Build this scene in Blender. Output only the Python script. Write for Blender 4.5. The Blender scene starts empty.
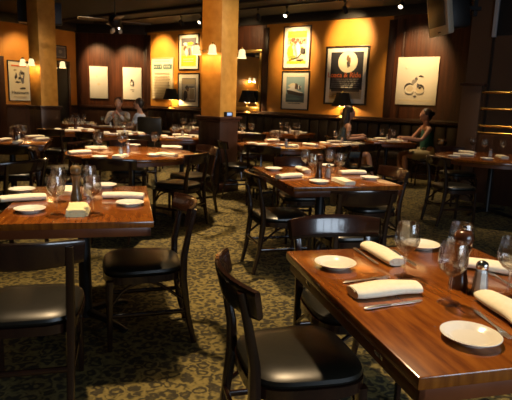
import bpy, bmesh, math, random
from mathutils import Vector, Matrix
random.seed(7)
PI = math.pi
sc = bpy.context.scene
COL = sc.collection

# ------------------------------------------------------------------ camera
F_PX, PITCH, ROLL, EYE = 520.0, math.radians(10.9), math.radians(2.0), 1.38
Fw = Vector((0, math.cos(PITCH), -math.sin(PITCH)))
R0 = Vector((1, 0, 0)); U0 = Vector((0, math.sin(PITCH), math.cos(PITCH)))
Rt = R0 * math.cos(ROLL) + U0 * math.sin(ROLL)
Up = U0 * math.cos(ROLL) - R0 * math.sin(ROLL)
cam_d = bpy.data.cameras.new('camera'); cam = bpy.data.objects.new('camera', cam_d); COL.objects.link(cam)
cam_d.sensor_width = 36.0; cam_d.lens = 36.0 * F_PX / 512.0
cam_d.clip_start = 0.05; cam_d.clip_end = 100
m = Matrix.Identity(4)
for i in range(3):
    m[i][0] = Rt[i]; m[i][1] = Up[i]; m[i][2] = -Fw[i]
m[0][3], m[1][3], m[2][3] = 0, 0, EYE
cam.matrix_world = m
cam_d.dof.use_dof = True; cam_d.dof.focus_distance = 2.3; cam_d.dof.aperture_fstop = 10
sc.camera = cam
sc.view_settings.view_transform = 'Standard'; sc.view_settings.look = 'None'
sc.view_settings.gamma = 1; sc.view_settings.use_curve_mapping = False
sc.view_settings.exposure = 1.35

def at(px, py, z):
    """the point of the photograph at pixel px,py on the level surface of height z"""
    d = Fw + Rt * ((px - 256) / F_PX) + Up * ((200 - py) / F_PX)
    t = (z - EYE) / d.z
    return Vector((d.x * t, d.y * t, z))

RA = math.radians(-36)                                   # the room's walls are turned against the camera
EU = Vector((math.cos(RA), math.sin(RA), 0)); EV = Vector((-math.sin(RA), math.cos(RA), 0))
def W(u, v, z): return EU * u + EV * v + Vector((0, 0, z))

# ------------------------------------------------------------------ materials
def mat(name, col, rough=.5, metal=0, **kw):
    m = bpy.data.materials.new(name); m.use_nodes = True
    b = m.node_tree.nodes['Principled BSDF']
    b.inputs['Base Color'].default_value = (*col, 1); b.inputs['Roughness'].default_value = rough
    b.inputs['Metallic'].default_value = metal
    for k, v in kw.items():
        b.inputs[k.replace('_', ' ')].default_value = v
    return m
def nd(m, typ, **kw):
    n = m.node_tree.nodes.new(typ)
    for k, v in kw.items(): setattr(n, k, v)
    return n
def lk(m, a, b): m.node_tree.links.new(a, b)
def bsdf(m): return m.node_tree.nodes['Principled BSDF']
def ramp(m, stops):
    r = nd(m, 'ShaderNodeValToRGB'); e = r.color_ramp.elements
    while len(e) < len(stops): e.new(.5)
    for i, (p, c) in enumerate(stops):
        e[i].position = p; e[i].color = (*c, 1)
    return r
def coords(m, scale=(1, 1, 1)):
    t = nd(m, 'ShaderNodeTexCoord'); mp = nd(m, 'ShaderNodeMapping'); mp.inputs['Scale'].default_value = scale
    lk(m, t.outputs['Object'], mp.inputs['Vector']); return mp.outputs['Vector']
def bump(m, sock, strength, dist):
    b = nd(m, 'ShaderNodeBump'); b.inputs['Strength'].default_value = strength; b.inputs['Distance'].default_value = dist
    lk(m, sock, b.inputs['Height']); lk(m, b.outputs['Normal'], bsdf(m).inputs['Normal'])
def noisy(name, cols, scale, rough, stretch=(1, 1, 1), detail=5, bmp=0, **kw):
    m = mat(name, cols[0], rough, **kw)
    n = nd(m, 'ShaderNodeTexNoise'); n.inputs['Scale'].default_value = scale; n.inputs['Detail'].default_value = detail
    lk(m, coords(m, stretch), n.inputs['Vector'])
    k = len(cols); r = ramp(m, [(.3 + .4 * i / (k - 1), c) for i, c in enumerate(cols)])
    lk(m, n.outputs['Fac'], r.inputs['Fac']); lk(m, r.outputs['Color'], bsdf(m).inputs['Base Color'])
    if bmp: bump(m, n.outputs['Fac'], bmp, .004)
    return m
def planked(name, cols, pitch, rough):
    """tongue-and-groove boards: grain streaks, one groove per board"""
    m = noisy(name, cols, 3.0, rough, (6, 6, .5), 6)
    t = nd(m, 'ShaderNodeTexCoord'); s = nd(m, 'ShaderNodeSeparateXYZ'); lk(m, t.outputs['Object'], s.inputs[0])
    d = nd(m, 'ShaderNodeMath', operation='DIVIDE'); d.inputs[1].default_value = pitch; lk(m, s.outputs['X'], d.inputs[0])
    fr = nd(m, 'ShaderNodeMath', operation='FRACT'); lk(m, d.outputs[0], fr.inputs[0])
    pp = nd(m, 'ShaderNodeMath', operation='PINGPONG'); pp.inputs[1].default_value = .5; lk(m, fr.outputs[0], pp.inputs[0])
    mr = nd(m, 'ShaderNodeMapRange'); mr.inputs['From Max'].default_value = .12; lk(m, pp.outputs[0], mr.inputs['Value'])
    fl = nd(m, 'ShaderNodeMath', operation='FLOOR'); lk(m, d.outputs[0], fl.inputs[0])
    wn = nd(m, 'ShaderNodeTexWhiteNoise', noise_dimensions='1D'); lk(m, fl.outputs[0], wn.inputs['W'])
    mx = nd(m, 'ShaderNodeMixRGB', blend_type='MULTIPLY'); mx.inputs['Fac'].default_value = .28
    src = bsdf(m).inputs['Base Color'].links[0].from_socket
    lk(m, src, mx.inputs['Color1']); lk(m, wn.outputs['Value'], mx.inputs['Color2']); lk(m, mx.outputs['Color'], bsdf(m).inputs['Base Color'])
    bump(m, mr.outputs['Result'], .4, .004)
    return m

M = {}
M['chair_wood'] = noisy('dark mahogany', [(.016, .006, .004), (.032, .012, .006)], 14, .22, (1, 1, .2), Coat_Weight=.6, Coat_Roughness=.07)
M['vinyl'] = noisy('black vinyl', [(.009, .0085, .006), (.014, .013, .009)], 40, .34, bmp=.05)
M['table_wood'] = noisy('polished table wood', [(.135, .033, .005), (.235, .066, .008), (.32, .10, .012)], 5, .2, (9, 1.2, 1), 7, Coat_Weight=.6, Coat_Roughness=.1)
M['table_edge'] = noisy('table edge', [(.12, .032, .010), (.20, .055, .015)], 8, .35)
M['iron'] = mat('cast iron', (.012, .011, .011), .45, .3)
M['porcelain'] = mat('porcelain', (.82, .79, .70), .18)
M['linen'] = noisy('cream linen', [(.84, .77, .58), (.90, .84, .67)], 60, .8, bmp=.15)
M['linen_y'] = noisy('yellow linen', [(.82, .70, .36), (.88, .78, .45)], 60, .8, bmp=.15)
M['steel'] = mat('cutlery steel', (.78, .76, .72), .28, 1)
M['chrome'] = mat('chrome', (.75, .73, .70), .12, 1)
M['salt'] = mat('white salt', (.82, .80, .76), .7)
M['mill_dark'] = noisy('dark turned wood', [(.050, .017, .008), (.10, .034, .012)], 12, .22, (1, 1, .3), Coat_Weight=.4)
M['mill_bronze'] = noisy('olive brown turned wood', [(.13, .080, .030), (.20, .12, .045)], 12, .25, (1, 1, .3), Coat_Weight=.3)
M['brass'] = mat('brass', (.80, .52, .16), .25, 1)
M['gilt'] = mat('gilt', (.85, .60, .20), .32, 1)
M['plaster'] = noisy('ochre plaster', [(.55, .210, .022), (.63, .255, .030), (.69, .30, .042)], 1.8, .55, detail=7, bmp=.08)
M['panel'] = planked('dark board panelling', [(.050, .014, .006), (.080, .023, .008), (.115, .034, .011)], .055, .4)
M['wainscot'] = planked('wainscot boards', [(.040, .016, .010), (.060, .024, .013)], .09, .42)
M['trim'] = noisy('dark trim wood', [(.036, .014, .009), (.058, .022, .012)], 6, .35, (1, 1, .3))
M['ceiling'] = noisy('dark ceiling paint', [(.010, .0075, .0055), (.014, .0105, .0075)], 2, .8)
M['black'] = mat('black paint', (.009, .008, .008), .5)
M['partition'] = noisy('brown painted wall', [(.085, .042, .020), (.10, .050, .024)], 2, .6)
M['leather'] = noisy('dark tufted leather', [(.014, .008, .006), (.022, .012, .008)], 20, .5, bmp=.1)
M['shade'] = noisy('dark lamp shade', [(.012, .011, .008), (.02, .017, .011)], 30, .7)
M['mirror'] = mat('mirror', (.9, .9, .88), .02, 1)
M['paper'] = noisy('paper', [(.80, .74, .60), (.84, .78, .65)], 3, .7)
M['paper_w'] = noisy('white paper', [(.84, .80, .70), (.88, .85, .76)], 3, .7)
M['frame_blk'] = mat('black frame', (.016, .010, .008), .3)
M['frame_brn'] = mat('brown frame', (.075, .028, .012), .35)
M['frame_pale'] = mat('pale wood frame', (.55, .40, .20), .4)
M['boxblue'] = mat('slate blue casing', (.030, .037, .048), .45)
M['tv_case'] = mat('grey beige plastic', (.50, .44, .33), .45)
M['tv_screen'] = mat('dark screen', (.020, .015, .010), .4)
M['skin'] = mat('skin', (.55, .29, .19), .5)
M['skin_d'] = mat('tanned skin', (.42, .21, .13), .5)
M['hair'] = mat('dark hair', (.022, .013, .009), .45)
M['hair_b'] = mat('brown hair', (.045, .024, .014), .45)
M['shirt_w'] = noisy('white shirt', [(.62, .58, .54), (.70, .66, .62)], 10, .85)
M['shirt_b'] = noisy('pale blue shirt', [(.42, .47, .60), (.50, .55, .68)], 10, .85)
M['top_teal'] = noisy('dark blue print', [(.03, .06, .10), (.09, .13, .16), (.02, .03, .05)], 30, .85)
M['top_green'] = noisy('green top', [(.020, .115, .085), (.028, .15, .11)], 12, .85)
M['khaki'] = mat('khaki cloth', (.36, .29, .15), .85)
M['trousers'] = mat('dark trousers', (.02, .02, .025), .85)
for n, c in dict(ink=(.06, .05, .045), grey=(.35, .32, .28), teal=(.10, .20, .19), navy=(.022, .022, .030), orange=(.75, .17, .045), cream=(.84, .76, .55), yellow=(.86, .66, .04),
                 sky=(.30, .44, .47), slate=(.10, .14, .15), faint=(.70, .60, .42), sea=(.16, .24, .22), tan=(.62, .47, .27), white=(.88, .85, .78), brown=(.18, .10, .05), olive=(.30, .32, .06), red=(.5, .08, .04), sepia=(.45, .36, .22), dim=(.16, .15, .16)).items():
    M['p_' + n] = mat('print ' + n, c, .6)
M['pale_edge'] = mat('pale painted edge', (.5, .5, .52), .4); M['fan_wood'] = noisy('fan wood', [(.22, .15, .07), (.28, .19, .09)], 8, .4)
# glass
g = bpy.data.materials.new('clear glass'); g.use_nodes = True; M['glass'] = g
tr = nd(g, 'ShaderNodeBsdfTransparent'); tr.inputs['Color'].default_value = (.965, .965, .955, 1)
gs = nd(g, 'ShaderNodeBsdfGlossy'); gs.inputs['Roughness'].default_value = .025
lw = nd(g, 'ShaderNodeLayerWeight'); lw.inputs['Blend'].default_value = .5
pw_ = nd(g, 'ShaderNodeMath', operation='POWER'); pw_.inputs[1].default_value = 2.6; lk(g, lw.outputs['Facing'], pw_.inputs[0])
fr = nd(g, 'ShaderNodeMath', operation='MULTIPLY_ADD'); fr.inputs[1].default_value = .60; fr.inputs[2].default_value = .055; lk(g, pw_.outputs[0], fr.inputs[0])
mxg = nd(g, 'ShaderNodeMixShader'); lk(g, fr.outputs[0], mxg.inputs[0])
rf = nd(g, 'ShaderNodeBsdfRefraction'); rf.inputs['IOR'].default_value = 1.4; rf.inputs['Roughness'].default_value = 0
mx0 = nd(g, 'ShaderNodeMixShader'); mx0.inputs[0].default_value = .24; lk(g, tr.outputs[0], mx0.inputs[1]); lk(g, rf.outputs[0], mx0.inputs[2])
lk(g, mx0.outputs[0], mxg.inputs[1]); lk(g, gs.outputs[0], mxg.inputs[2])
lk(g, mxg.outputs[0], g.node_tree.nodes['Material Output'].inputs['Surface'])
def glow(name, col, strength, base=None):
    m = mat(name, base or col, .5); b = bsdf(m)
    b.inputs['Emission Color'].default_value = (*col, 1); b.inputs['Emission Strength'].default_value = strength
    return m
M['sconce_glass'] = glow('lit frosted glass', (1, .74, .36), .55, (.12, .10, .06))
M['bulb'] = glow('lit bulb', (1, .82, .55), 7)
M['blue_lit'] = glow('lit blue display', (.22, .34, .62), .35)
# carpet: olive scrolls on a dark ground
c = mat('patterned carpet', (.05, .04, .02), .95); M['carpet'] = c
vec = coords(c)
nz = nd(c, 'ShaderNodeTexNoise'); nz.inputs['Scale'].default_value = 19; nz.inputs['Detail'].default_value = 2; lk(c, vec, nz.inputs['Vector'])
ad = nd(c, 'ShaderNodeVectorMath', operation='MULTIPLY_ADD'); lk(c, nz.outputs['Color'], ad.inputs[0]); ad.inputs[1].default_value = (.075, .075, 0); lk(c, vec, ad.inputs[2])
vo = nd(c, 'ShaderNodeTexVoronoi'); vo.inputs['Scale'].default_value = 15; vo.inputs['Randomness'].default_value = .75; lk(c, ad.outputs[0], vo.inputs['Vector'])
mu = nd(c, 'ShaderNodeMath', operation='MULTIPLY'); mu.inputs[1].default_value = 13.0; lk(c, vo.outputs['Distance'], mu.inputs[0])
sn = nd(c, 'ShaderNodeMath', operation='SINE'); lk(c, mu.outputs[0], sn.inputs[0])
n2 = nd(c, 'ShaderNodeTexNoise'); n2.inputs['Scale'].default_value = 32; n2.inputs['Detail'].default_value = 1; lk(c, vec, n2.inputs['Vector'])
a2 = nd(c, 'ShaderNodeMath', operation='MULTIPLY_ADD'); lk(c, n2.outputs['Fac'], a2.inputs[0]); a2.inputs[1].default_value = 3.4; a2.inputs[2].default_value = -1.7
a3 = nd(c, 'ShaderNodeMath', operation='ADD'); lk(c, sn.outputs[0], a3.inputs[0]); lk(c, a2.outputs[0], a3.inputs[1])
r = ramp(c, [(.0, (.030, .024, .010)), (.33, (.058, .044, .014)), (.66, (.145, .112, .030)), (1, (.22, .17, .05))])
mr = nd(c, 'ShaderNodeMapRange'); mr.inputs['From Min'].default_value = -1; mr.inputs['From Max'].default_value = 1.1; lk(c, a3.outputs[0], mr.inputs['Value'])
lk(c, mr.outputs['Result'], r.inputs['Fac']); lk(c, r.outputs['Color'], bsdf(c).inputs['Base Color'])
fz = nd(c, 'ShaderNodeTexNoise'); fz.inputs['Scale'].default_value = 350; lk(c, vec, fz.inputs['Vector']); bump(c, fz.outputs['Fac'], .5, .004)

# ------------------------------------------------------------------ mesh helpers
class MB:
    def __init__(s): s.bm = bmesh.new(); s.mats = []
    def _mi(s, m):
        if m not in s.mats: s.mats.append(m)
        return s.mats.index(m)
    def _tag(s, faces, m, smooth=True):
        i = s._mi(m)
        for f in faces: f.material_index = i; f.smooth = smooth
    def box(s, c, d, m, bev=0, rot=None, seg=2):
        n0 = set(s.bm.faces)
        r = bmesh.ops.create_cube(s.bm, size=1); vs = r['verts']
        for v in vs: v.co = Vector((v.co.x * d[0], v.co.y * d[1], v.co.z * d[2]))
        if bev:
            es = list({e for v in vs for e in v.link_edges})
            bmesh.ops.bevel(s.bm, geom=es, offset=bev, segments=seg, affect='EDGES', profile=.5)
        fs = [f for f in s.bm.faces if f not in n0]; vs = {v for f in fs for v in f.verts}
        mt = Matrix.Translation(Vector(c)) @ (rot.to_4x4() if rot else Matrix.Identity(4))
        for v in vs: v.co = mt @ v.co
        s._tag(fs, m, bev > 0); return s
    def lathe(s, prof, m, c=(0, 0, 0), seg=20, axis=None):
        """profile of (radius, height) turned about z"""
        n0 = []; q = axis.to_track_quat('Z', 'Y').to_matrix() if axis else None
        for r, z in prof:
            ring = []
            k = 1 if r < 1e-6 else seg
            for i in range(k):
                a = 2 * PI * i / seg; p = Vector((r * math.cos(a), r * math.sin(a), z))
                if q: p = q @ p
                ring.append(s.bm.verts.new(p + Vector(c)))
            n0.append(ring)
        fs = []
        for A, B in zip(n0, n0[1:]):
            for i in range(seg):
                j = (i + 1) % seg
                vs = [A[i % len(A)], A[j % len(A)], B[j % len(B)], B[i % len(B)]]
                u = []
                for v in vs:
                    if v not in u: u.append(v)
                if len(u) > 2: fs.append(s.bm.faces.new(u))
        for ring, flip in ((n0[0], True), (n0[-1], False)):
            if len(ring) > 2 and s.caps: fs.append(s.bm.faces.new(ring[::-1] if flip else ring))
        s._tag(fs, m); return s
    caps = True
    def sweep(s, pts, m, sx, sy=None, seg=10, up=Vector((0, 0, 1)), p=2.0):
        """a superellipse section (half sizes sx along side, sy along up) swept along pts; sizes may be lists"""
        pts = [Vector(q) for q in pts]; n = len(pts); sy = sx if sy is None else sy
        sx = sx if isinstance(sx, (list, tuple)) else [sx] * n; sy = sy if isinstance(sy, (list, tuple)) else [sy] * n
        rings = []
        for i, q in enumerate(pts):
            t = (pts[min(i + 1, n - 1)] - pts[max(i - 1, 0)]).normalized()
            sd = t.cross(up)
            if sd.length < 1e-3: sd = t.cross(Vector((0, 1, 0)))
            sd.normalize(); uu = sd.cross(t).normalized(); ring = []
            for k in range(seg):
                a = 2 * PI * (k + .5) / seg; ca, sa = math.cos(a), math.sin(a)
                ring.append(s.bm.verts.new(q + sd * sx[i] * math.copysign(abs(ca) ** (2 / p), ca) + uu * sy[i] * math.copysign(abs(sa) ** (2 / p), sa)))
            rings.append(ring)
        fs = []
        for A, B in zip(rings, rings[1:]):
            for k in range(seg): fs.append(s.bm.faces.new([A[k], A[(k + 1) % seg], B[(k + 1) % seg], B[k]]))
        fs.append(s.bm.faces.new(rings[0][::-1])); fs.append(s.bm.faces.new(rings[-1]))
        s._tag(fs, m); return s
    def poly(s, pts, z0, z1, m, T=None):
        """flat outline (x,y) extruded from z0 to z1, optional transform"""
        T = T or Matrix.Identity(4)
        lo = [s.bm.verts.new(T @ Vector((x, y, z0))) for x, y in pts]; hi = [s.bm.verts.new(T @ Vector((x, y, z1))) for x, y in pts]
        fs = [s.bm.faces.new(lo[::-1]), s.bm.faces.new(hi)]
        n = len(pts)
        for i in range(n): fs.append(s.bm.faces.new([lo[i], lo[(i + 1) % n], hi[(i + 1) % n], hi[i]]))
        s._tag(fs, m, False); return s
    def ball(s, c, r, m, seg=14):
        n0 = set(s.bm.faces)
        q = bmesh.ops.create_uvsphere(s.bm, u_segments=seg, v_segments=max(6, seg * 2 // 3), radius=1)
        rr = r if hasattr(r, '__len__') else (r, r, r)
        for v in q['verts']: v.co = Vector((v.co.x * rr[0] + c[0], v.co.y * rr[1] + c[1], v.co.z * rr[2] + c[2]))
        s._tag([f for f in s.bm.faces if f not in n0], m); return s
    def mesh(s, name):
        bmesh.ops.recalc_face_normals(s.bm, faces=s.bm.faces)
        me = bpy.data.meshes.new(name); s.bm.to_mesh(me); s.bm.free()
        for m in s.mats: me.materials.append(M[m])
        me.set_sharp_from_angle(angle=math.radians(38)); return me
    def build(s, name, parent=None, loc=None, rz=None):
        o = bpy.data.objects.new(name, s.mesh(name)); COL.objects.link(o)
        if parent: o.parent = parent
        if loc is not None: o.location = loc
        if rz is not None: o.rotation_euler.z = rz
        return o

def empty(name, loc=(0, 0, 0), rz=0):
    o = bpy.data.objects.new(name, None); o.empty_display_size = .1; COL.objects.link(o)
    o.location = loc; o.rotation_euler.z = rz; return o
def tag(o, label, cat, group=None):
    o['label'] = label; o['category'] = cat
    if group: o['group'] = group
    return o
def struct(o): o['kind'] = 'structure'; return o
def dup(root):
    r = root.copy(); COL.objects.link(r)
    for ch in list(root.children):
        c = ch.copy(); COL.objects.link(c); c.parent = r
        for g in ch.children:
            d = g.copy(); COL.objects.link(d); d.parent = c
    return r
PROTO = {}
def spawn(kind, loc, rz, label, cat, group=None):
    """the first of a kind is built, every further one is a copy of it and of its parts"""
    if kind not in PROTO: o = PROTO[kind] = BUILD[kind]()
    else:
        o = dup(PROTO[kind])
        if 'group' in o: del o['group']
    o.location = loc; o.rotation_euler = (0, 0, rz)
    return tag(o, label, cat, group)

# ------------------------------------------------------------------ furniture
def arc(cx, cy, r, a0, a1, n, z=0): return [(cx + r * math.cos(a0 + (a1 - a0) * i / n), cy + r * math.sin(a0 + (a1 - a0) * i / n), z) for i in range(n + 1)]

def make_chair():
    """dark bentwood dining chair, faces +y"""
    t = empty('dining_chair')
    # padded seat: rounded trapezoid
    s = MB(); prof = [(.86, 0), (.97, .006), (1.0, .018), (.985, .032), (.9, .044), (.6, .051), (.25, .053), (0, .053)]
    out = []
    for i in range(36):
        a = 2 * PI * i / 36; ca, sa = math.cos(a), math.sin(a)
        x = math.copysign(abs(ca) ** .55, ca) * .215; y = math.copysign(abs(sa) ** .55, sa) * .215
        x *= 1 + .055 * (y / .215); out.append((x, y))
    rings = []
    for k, z in prof:
        rings.append([s.bm.verts.new((x * k, y * k, .425 + z)) for x, y in out] if k else [s.bm.verts.new((0, 0, .425 + z))])
    fs = [s.bm.faces.new(rings[0][::-1])]
    for A, B in zip(rings, rings[1:]):
        for i in range(36):
            j = (i + 1) % 36
            fs.append(s.bm.faces.new([A[i], A[j], B[j], B[i]] if len(B) > 1 else [A[i], A[j], B[0]]))
    s._tag(fs, 'vinyl'); s.build('seat', t)
    s = MB(); s.poly([(x * 1.015, y * 1.015) for x, y in out], .388, .428, 'chair_wood'); s.build('seat_frame', t)
    for sx in (-1, 1):
        s = MB(); s.sweep([(sx * .185, .19, 0), (sx * .185, .188, .2), (sx * .182, .183, .40)], 'chair_wood', [.013, .016, .020], [.013, .016, .020], 10, Vector((0, 1, 0)), 3.5); s.build('leg', t)
        s = MB(); s.sweep([(sx * .175, -.275, 0), (sx * .178, -.235, .18), (sx * .183, -.208, .40), (sx * .185, -.212, .52), (sx * .190, -.238, .66), (sx * .195, -.268, .785)], 'chair_wood',
                          [.015, .017, .020, .019, .017, .016], [.015, .018, .022, .020, .016, .012], 10, Vector((0, 1, 0)), 3.5); s.build('leg', t)
        s = MB(); s.sweep([(sx * .184, .18, .20), (sx * .184, -.22, .20)], 'chair_wood', .009, .013, 8, p=3); s.build('stretcher', t)
        # bent brace under the seat side
        s = MB(); s.sweep([(sx * .184, .172, .27)] + [(sx * .182, .165 - .33 * k / 8, .27 + .115 * math.sin(PI * k / 8) ** .6) for k in range(1, 8)] + [(sx * .184, -.205, .27)], 'chair_wood', .008, .009, 8); s.build('brace', t)
    s = MB(); s.sweep([(-.175, .185, .27)] + [(-.165 + .33 * k / 8, .183, .27 + .115 * math.sin(PI * k / 8) ** .6) for k in range(1, 8)] + [(.175, .185, .27)], 'chair_wood', .008, .009, 8); s.build('brace', t)
    s = MB(); s.sweep([(-.18, -.235, .24), (.18, -.235, .24)], 'chair_wood', .009, .013, 8, p=3); s.build('stretcher', t)
    # bowed top rail, hollow side to the sitter
    s = MB(); R = .47; a = math.asin(.243 / R); n = 14
    pts = [(R * math.sin(-a + 2 * a * k / n), -.288 + R - R * math.cos(-a + 2 * a * k / n), .752) for k in range(n + 1)]
    hs = [.050 + .010 * math.cos(PI * (k / n - .5)) for k in range(n + 1)]
    s.sweep(pts, 'chair_wood', .0125, hs, 12, up=Vector((0, -.24, 1)), p=5); s.build('top_rail', t)
    return t

def make_stand(s, r=.30, h=.70):
    s.lathe([(.05, .03), (.045, .06), (.038, .08), (.036, h - .03), (.05, h - .015), (.05, h)], 'iron', seg=16)
def make_rect(w, l):
    def f():
        t = empty('dining_table')
        s = MB(); s.box((0, 0, .732), (w, l, .036), 'table_wood', .006); s.build('tabletop', t)
        s = MB()
        for sx, sy, dx, dy in ((0, 1, w - .03, .02), (0, -1, w - .03, .02), (1, 0, .02, l - .03), (-1, 0, .02, l - .03)):
            s.box((sx * (w / 2 - .025), sy * (l / 2 - .025), .690), (dx, dy, .048), 'table_edge', .003)
        s.build('apron', t)
        s = MB(); make_stand(s); s.box((0, 0, .705), (w * .55, l * .55, .018), 'iron'); col = s.build('column', t)
        for k in range(4):
            a = PI / 4 + k * PI / 2; d = Vector((math.cos(a), math.sin(a), 0)); s = MB()
            s.sweep([d * .03 + Vector((0, 0, .055)), d * .16 + Vector((0, 0, .048)), d * .30 + Vector((0, 0, .026)), d * .335 + Vector((0, 0, .012))], 'iron', [.028, .024, .020, .022], [.022, .018, .014, .012], 10, p=3); s.build('foot', col)
        return t
    return f
def make_round(r):
    def f():
        t = empty('round_dining_table')
        s = MB(); s.lathe([(0, .714), (r - .012, .714), (r - .003, .718), (r, .726), (r, .740), (r - .004, .748), (r - .01, .75), (0, .75)], 'table_wood', seg=64); s.build('tabletop', t)
        s = MB(); s.lathe([(r - .06, .67), (r - .05, .67), (r - .05, .714), (r - .06, .714)], 'table_edge', seg=48); s.build('apron', t)
        s = MB(); make_stand(s); s.box((0, 0, .705), (r, r, .018), 'iron'); col = s.build('column', t)
        for k in range(4):
            a = k * PI / 2 + .3; d = Vector((math.cos(a), math.sin(a), 0)); s = MB()
            s.sweep([d * .03 + Vector((0, 0, .055)), d * .18 + Vector((0, 0, .048)), d * .36 + Vector((0, 0, .026)), d * .395 + Vector((0, 0, .012))], 'iron', [.028, .024, .020, .022], [.022, .018, .014, .012], 10, p=3); s.build('foot', col)
        return t
    return f
def make_glass():
    s = MB(); H = .205; s.caps = False
    o_ = [(0, 0), (.036, 0), (.0365, .0015), (.030, .004), (.012, .0075), (.0055, .014), (.0042, .03), (.0040, .07), (.0050, .088), (.012, .094), (.028, .104), (.041, .121), (.0465, .140), (.0465, .158), (.043, .180), (.0385, H)]
    i_ = [(.0375, H), (.0418, .180), (.0452, .158), (.0452, .140), (.0395, .122), (.0265, .106), (.010, .097), (0, .096)]
    s.lathe(o_ + i_, 'glass', seg=28); return s.build('wine_glass')
def make_plate():
    s = MB(); s.caps = False
    s.lathe([(0, .003), (.042, .003), (.045, 0), (.049, 0), (.052, .004), (.074, .015), (.0805, .0185), (.0815, .0205), (.080, .0215), (.060, .0145), (.054, .0095), (.045, .008), (0, .008)], 'porcelain', seg=40)
    return s.build('bread_plate')
def make_napkin(mt, length=.25, hw=.043, hh=.019, sag=0, layers=0, seed=1):
    """a napkin rolled flat (layers 0) or folded into a soft stack"""
    def f():
        rnd = random.Random(seed); s = MB(); n = 16
        ph = [rnd.uniform(0, 6.28) for _ in range(6)]
        def line(y0, z0, l, jit=.0):
            return [((k / n - .5) * l, y0 + sag * math.sin(PI * k / n) + .003 * math.sin(ph[0] + 5 * k / n) + jit * math.sin(ph[3] + 9 * k / n), z0 + .0015 * math.sin(ph[1] + 6 * k / n)) for k in range(n + 1)]
        def prof(v, amp, p_): return [v * (1 + amp * math.sin(p_ + 7 * k / n)) * (.90 if k in (0, n) else .985 if k in (1, n - 1) else 1) for k in range(n + 1)]
        if not layers:
            s.sweep(line(0, hh, length), mt, prof(hw, .06, ph[2]), prof(hh, .08, ph[4]), 22, p=2.15)
            for e in (-1, 1):                              # the rolled layers show at the ends
                s.sweep([(e * (length / 2 + .0005), hw * (.78 - .045 * a) * math.cos(a * PI / 6), hh + hh * (.74 - .045 * a) * math.sin(a * PI / 6)) for a in range(15)], mt, .002, .0022, 6)
        else:
            t = hh / layers
            for i in range(layers):
                s.sweep(line(.003 * (i - 1), t + 2 * t * i * .92, length - .004 * i), mt, prof(hw - .002 * i, .03, ph[2] + i), prof(t * 1.05, .06, ph[4] + i), 18, p=2.5)
            s.sweep(line(hw * .86, hh * .98, length - .006), mt, .0075, hh * .96, 12, p=2)   # the folded edge
        return s.build('napkin')
    return f
def make_knife():
    t = empty('table_knife')
    s = MB(); s.sweep([(-.11, 0, .005), (-.10, 0, .006), (-.05, 0, .006), (-.01, 0, .005)], 'steel', [.005, .0085, .0075, .005], [.003, .0045, .004, .003], 10); s.build('handle', t)
    s = MB(); s.poly([(-.01, -.004), (.06, -.008), (.10, -.008), (.115, -.002), (.11, .006), (.05, .007), (-.01, .004)], .0035, .0055, 'steel'); s.build('blade', t)
    return t
def make_fork():
    t = empty('table_fork')
    s = MB(); s.sweep([(-.10, 0, .003), (-.08, 0, .005), (0, 0, .004), (.035, 0, .006), (.055, 0, .004)], 'steel', [.004, .009, .004, .006, .012], [.002, .002, .002, .002, .0015], 10); s.build('handle', t)
    for k in range(4):
        y = -.009 + .006 * k; s = MB(); s.sweep([(.053, y, .004), (.075, y, .003), (.10, y, .006)], 'steel', [.0022, .002, .001], .0012, 6); s.build('tine', t)
    return t
def make_salt():
    t = empty('salt_shaker')
    s = MB(); s.lathe([(0, .003), (.024, .003), (.0245, .006), (.021, .045), (.0165, .082), (0, .082)], 'salt', seg=8); s.build('salt_fill', t)
    s = MB(); s.caps = False; s.lathe([(0, 0), (.028, 0), (.029, .004), (.0235, .055), (.019, .092), (.0175, .096), (.0165, .096), (.0175, .09), (.022, .054), (.0262, .0055), (.0255, .002), (0, .002)], 'glass', seg=8); s.build('glass_body', t)
    s = MB(); s.lathe([(.019, .092), (.0205, .094), (.0205, .106), (.017, .114), (.008, .119), (0, .120)], 'chrome', seg=16); s.build('cap', t)
    return t
def make_mill(mt):
    def f():
        t = empty('pepper_mill')
        s = MB(); s.lathe([(.0, 0), (.033, 0), (.034, .006), (.033, .022), (.029, .034), (.0245, .055), (.022, .085), (.0225, .110), (.026, .130), (.031, .142), (.031, .150), (.024, .154), (0, .154)], mt, seg=24); s.build('body', t)
        s = MB(); s.lathe([(.02, .153), (.027, .157), (.033, .168), (.034, .182), (.031, .196), (.022, .206), (.01, .210), (0, .210)], mt, seg=24); hd = s.build('head', t)
        s = MB(); s.lathe([(.004, .209), (.008, .212), (.0085, .218), (.005, .223), (0, .224)], 'chrome', seg=14); s.build('knob', hd)
        return t
    return f
def make_shaker_small(): return make_salt()
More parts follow.
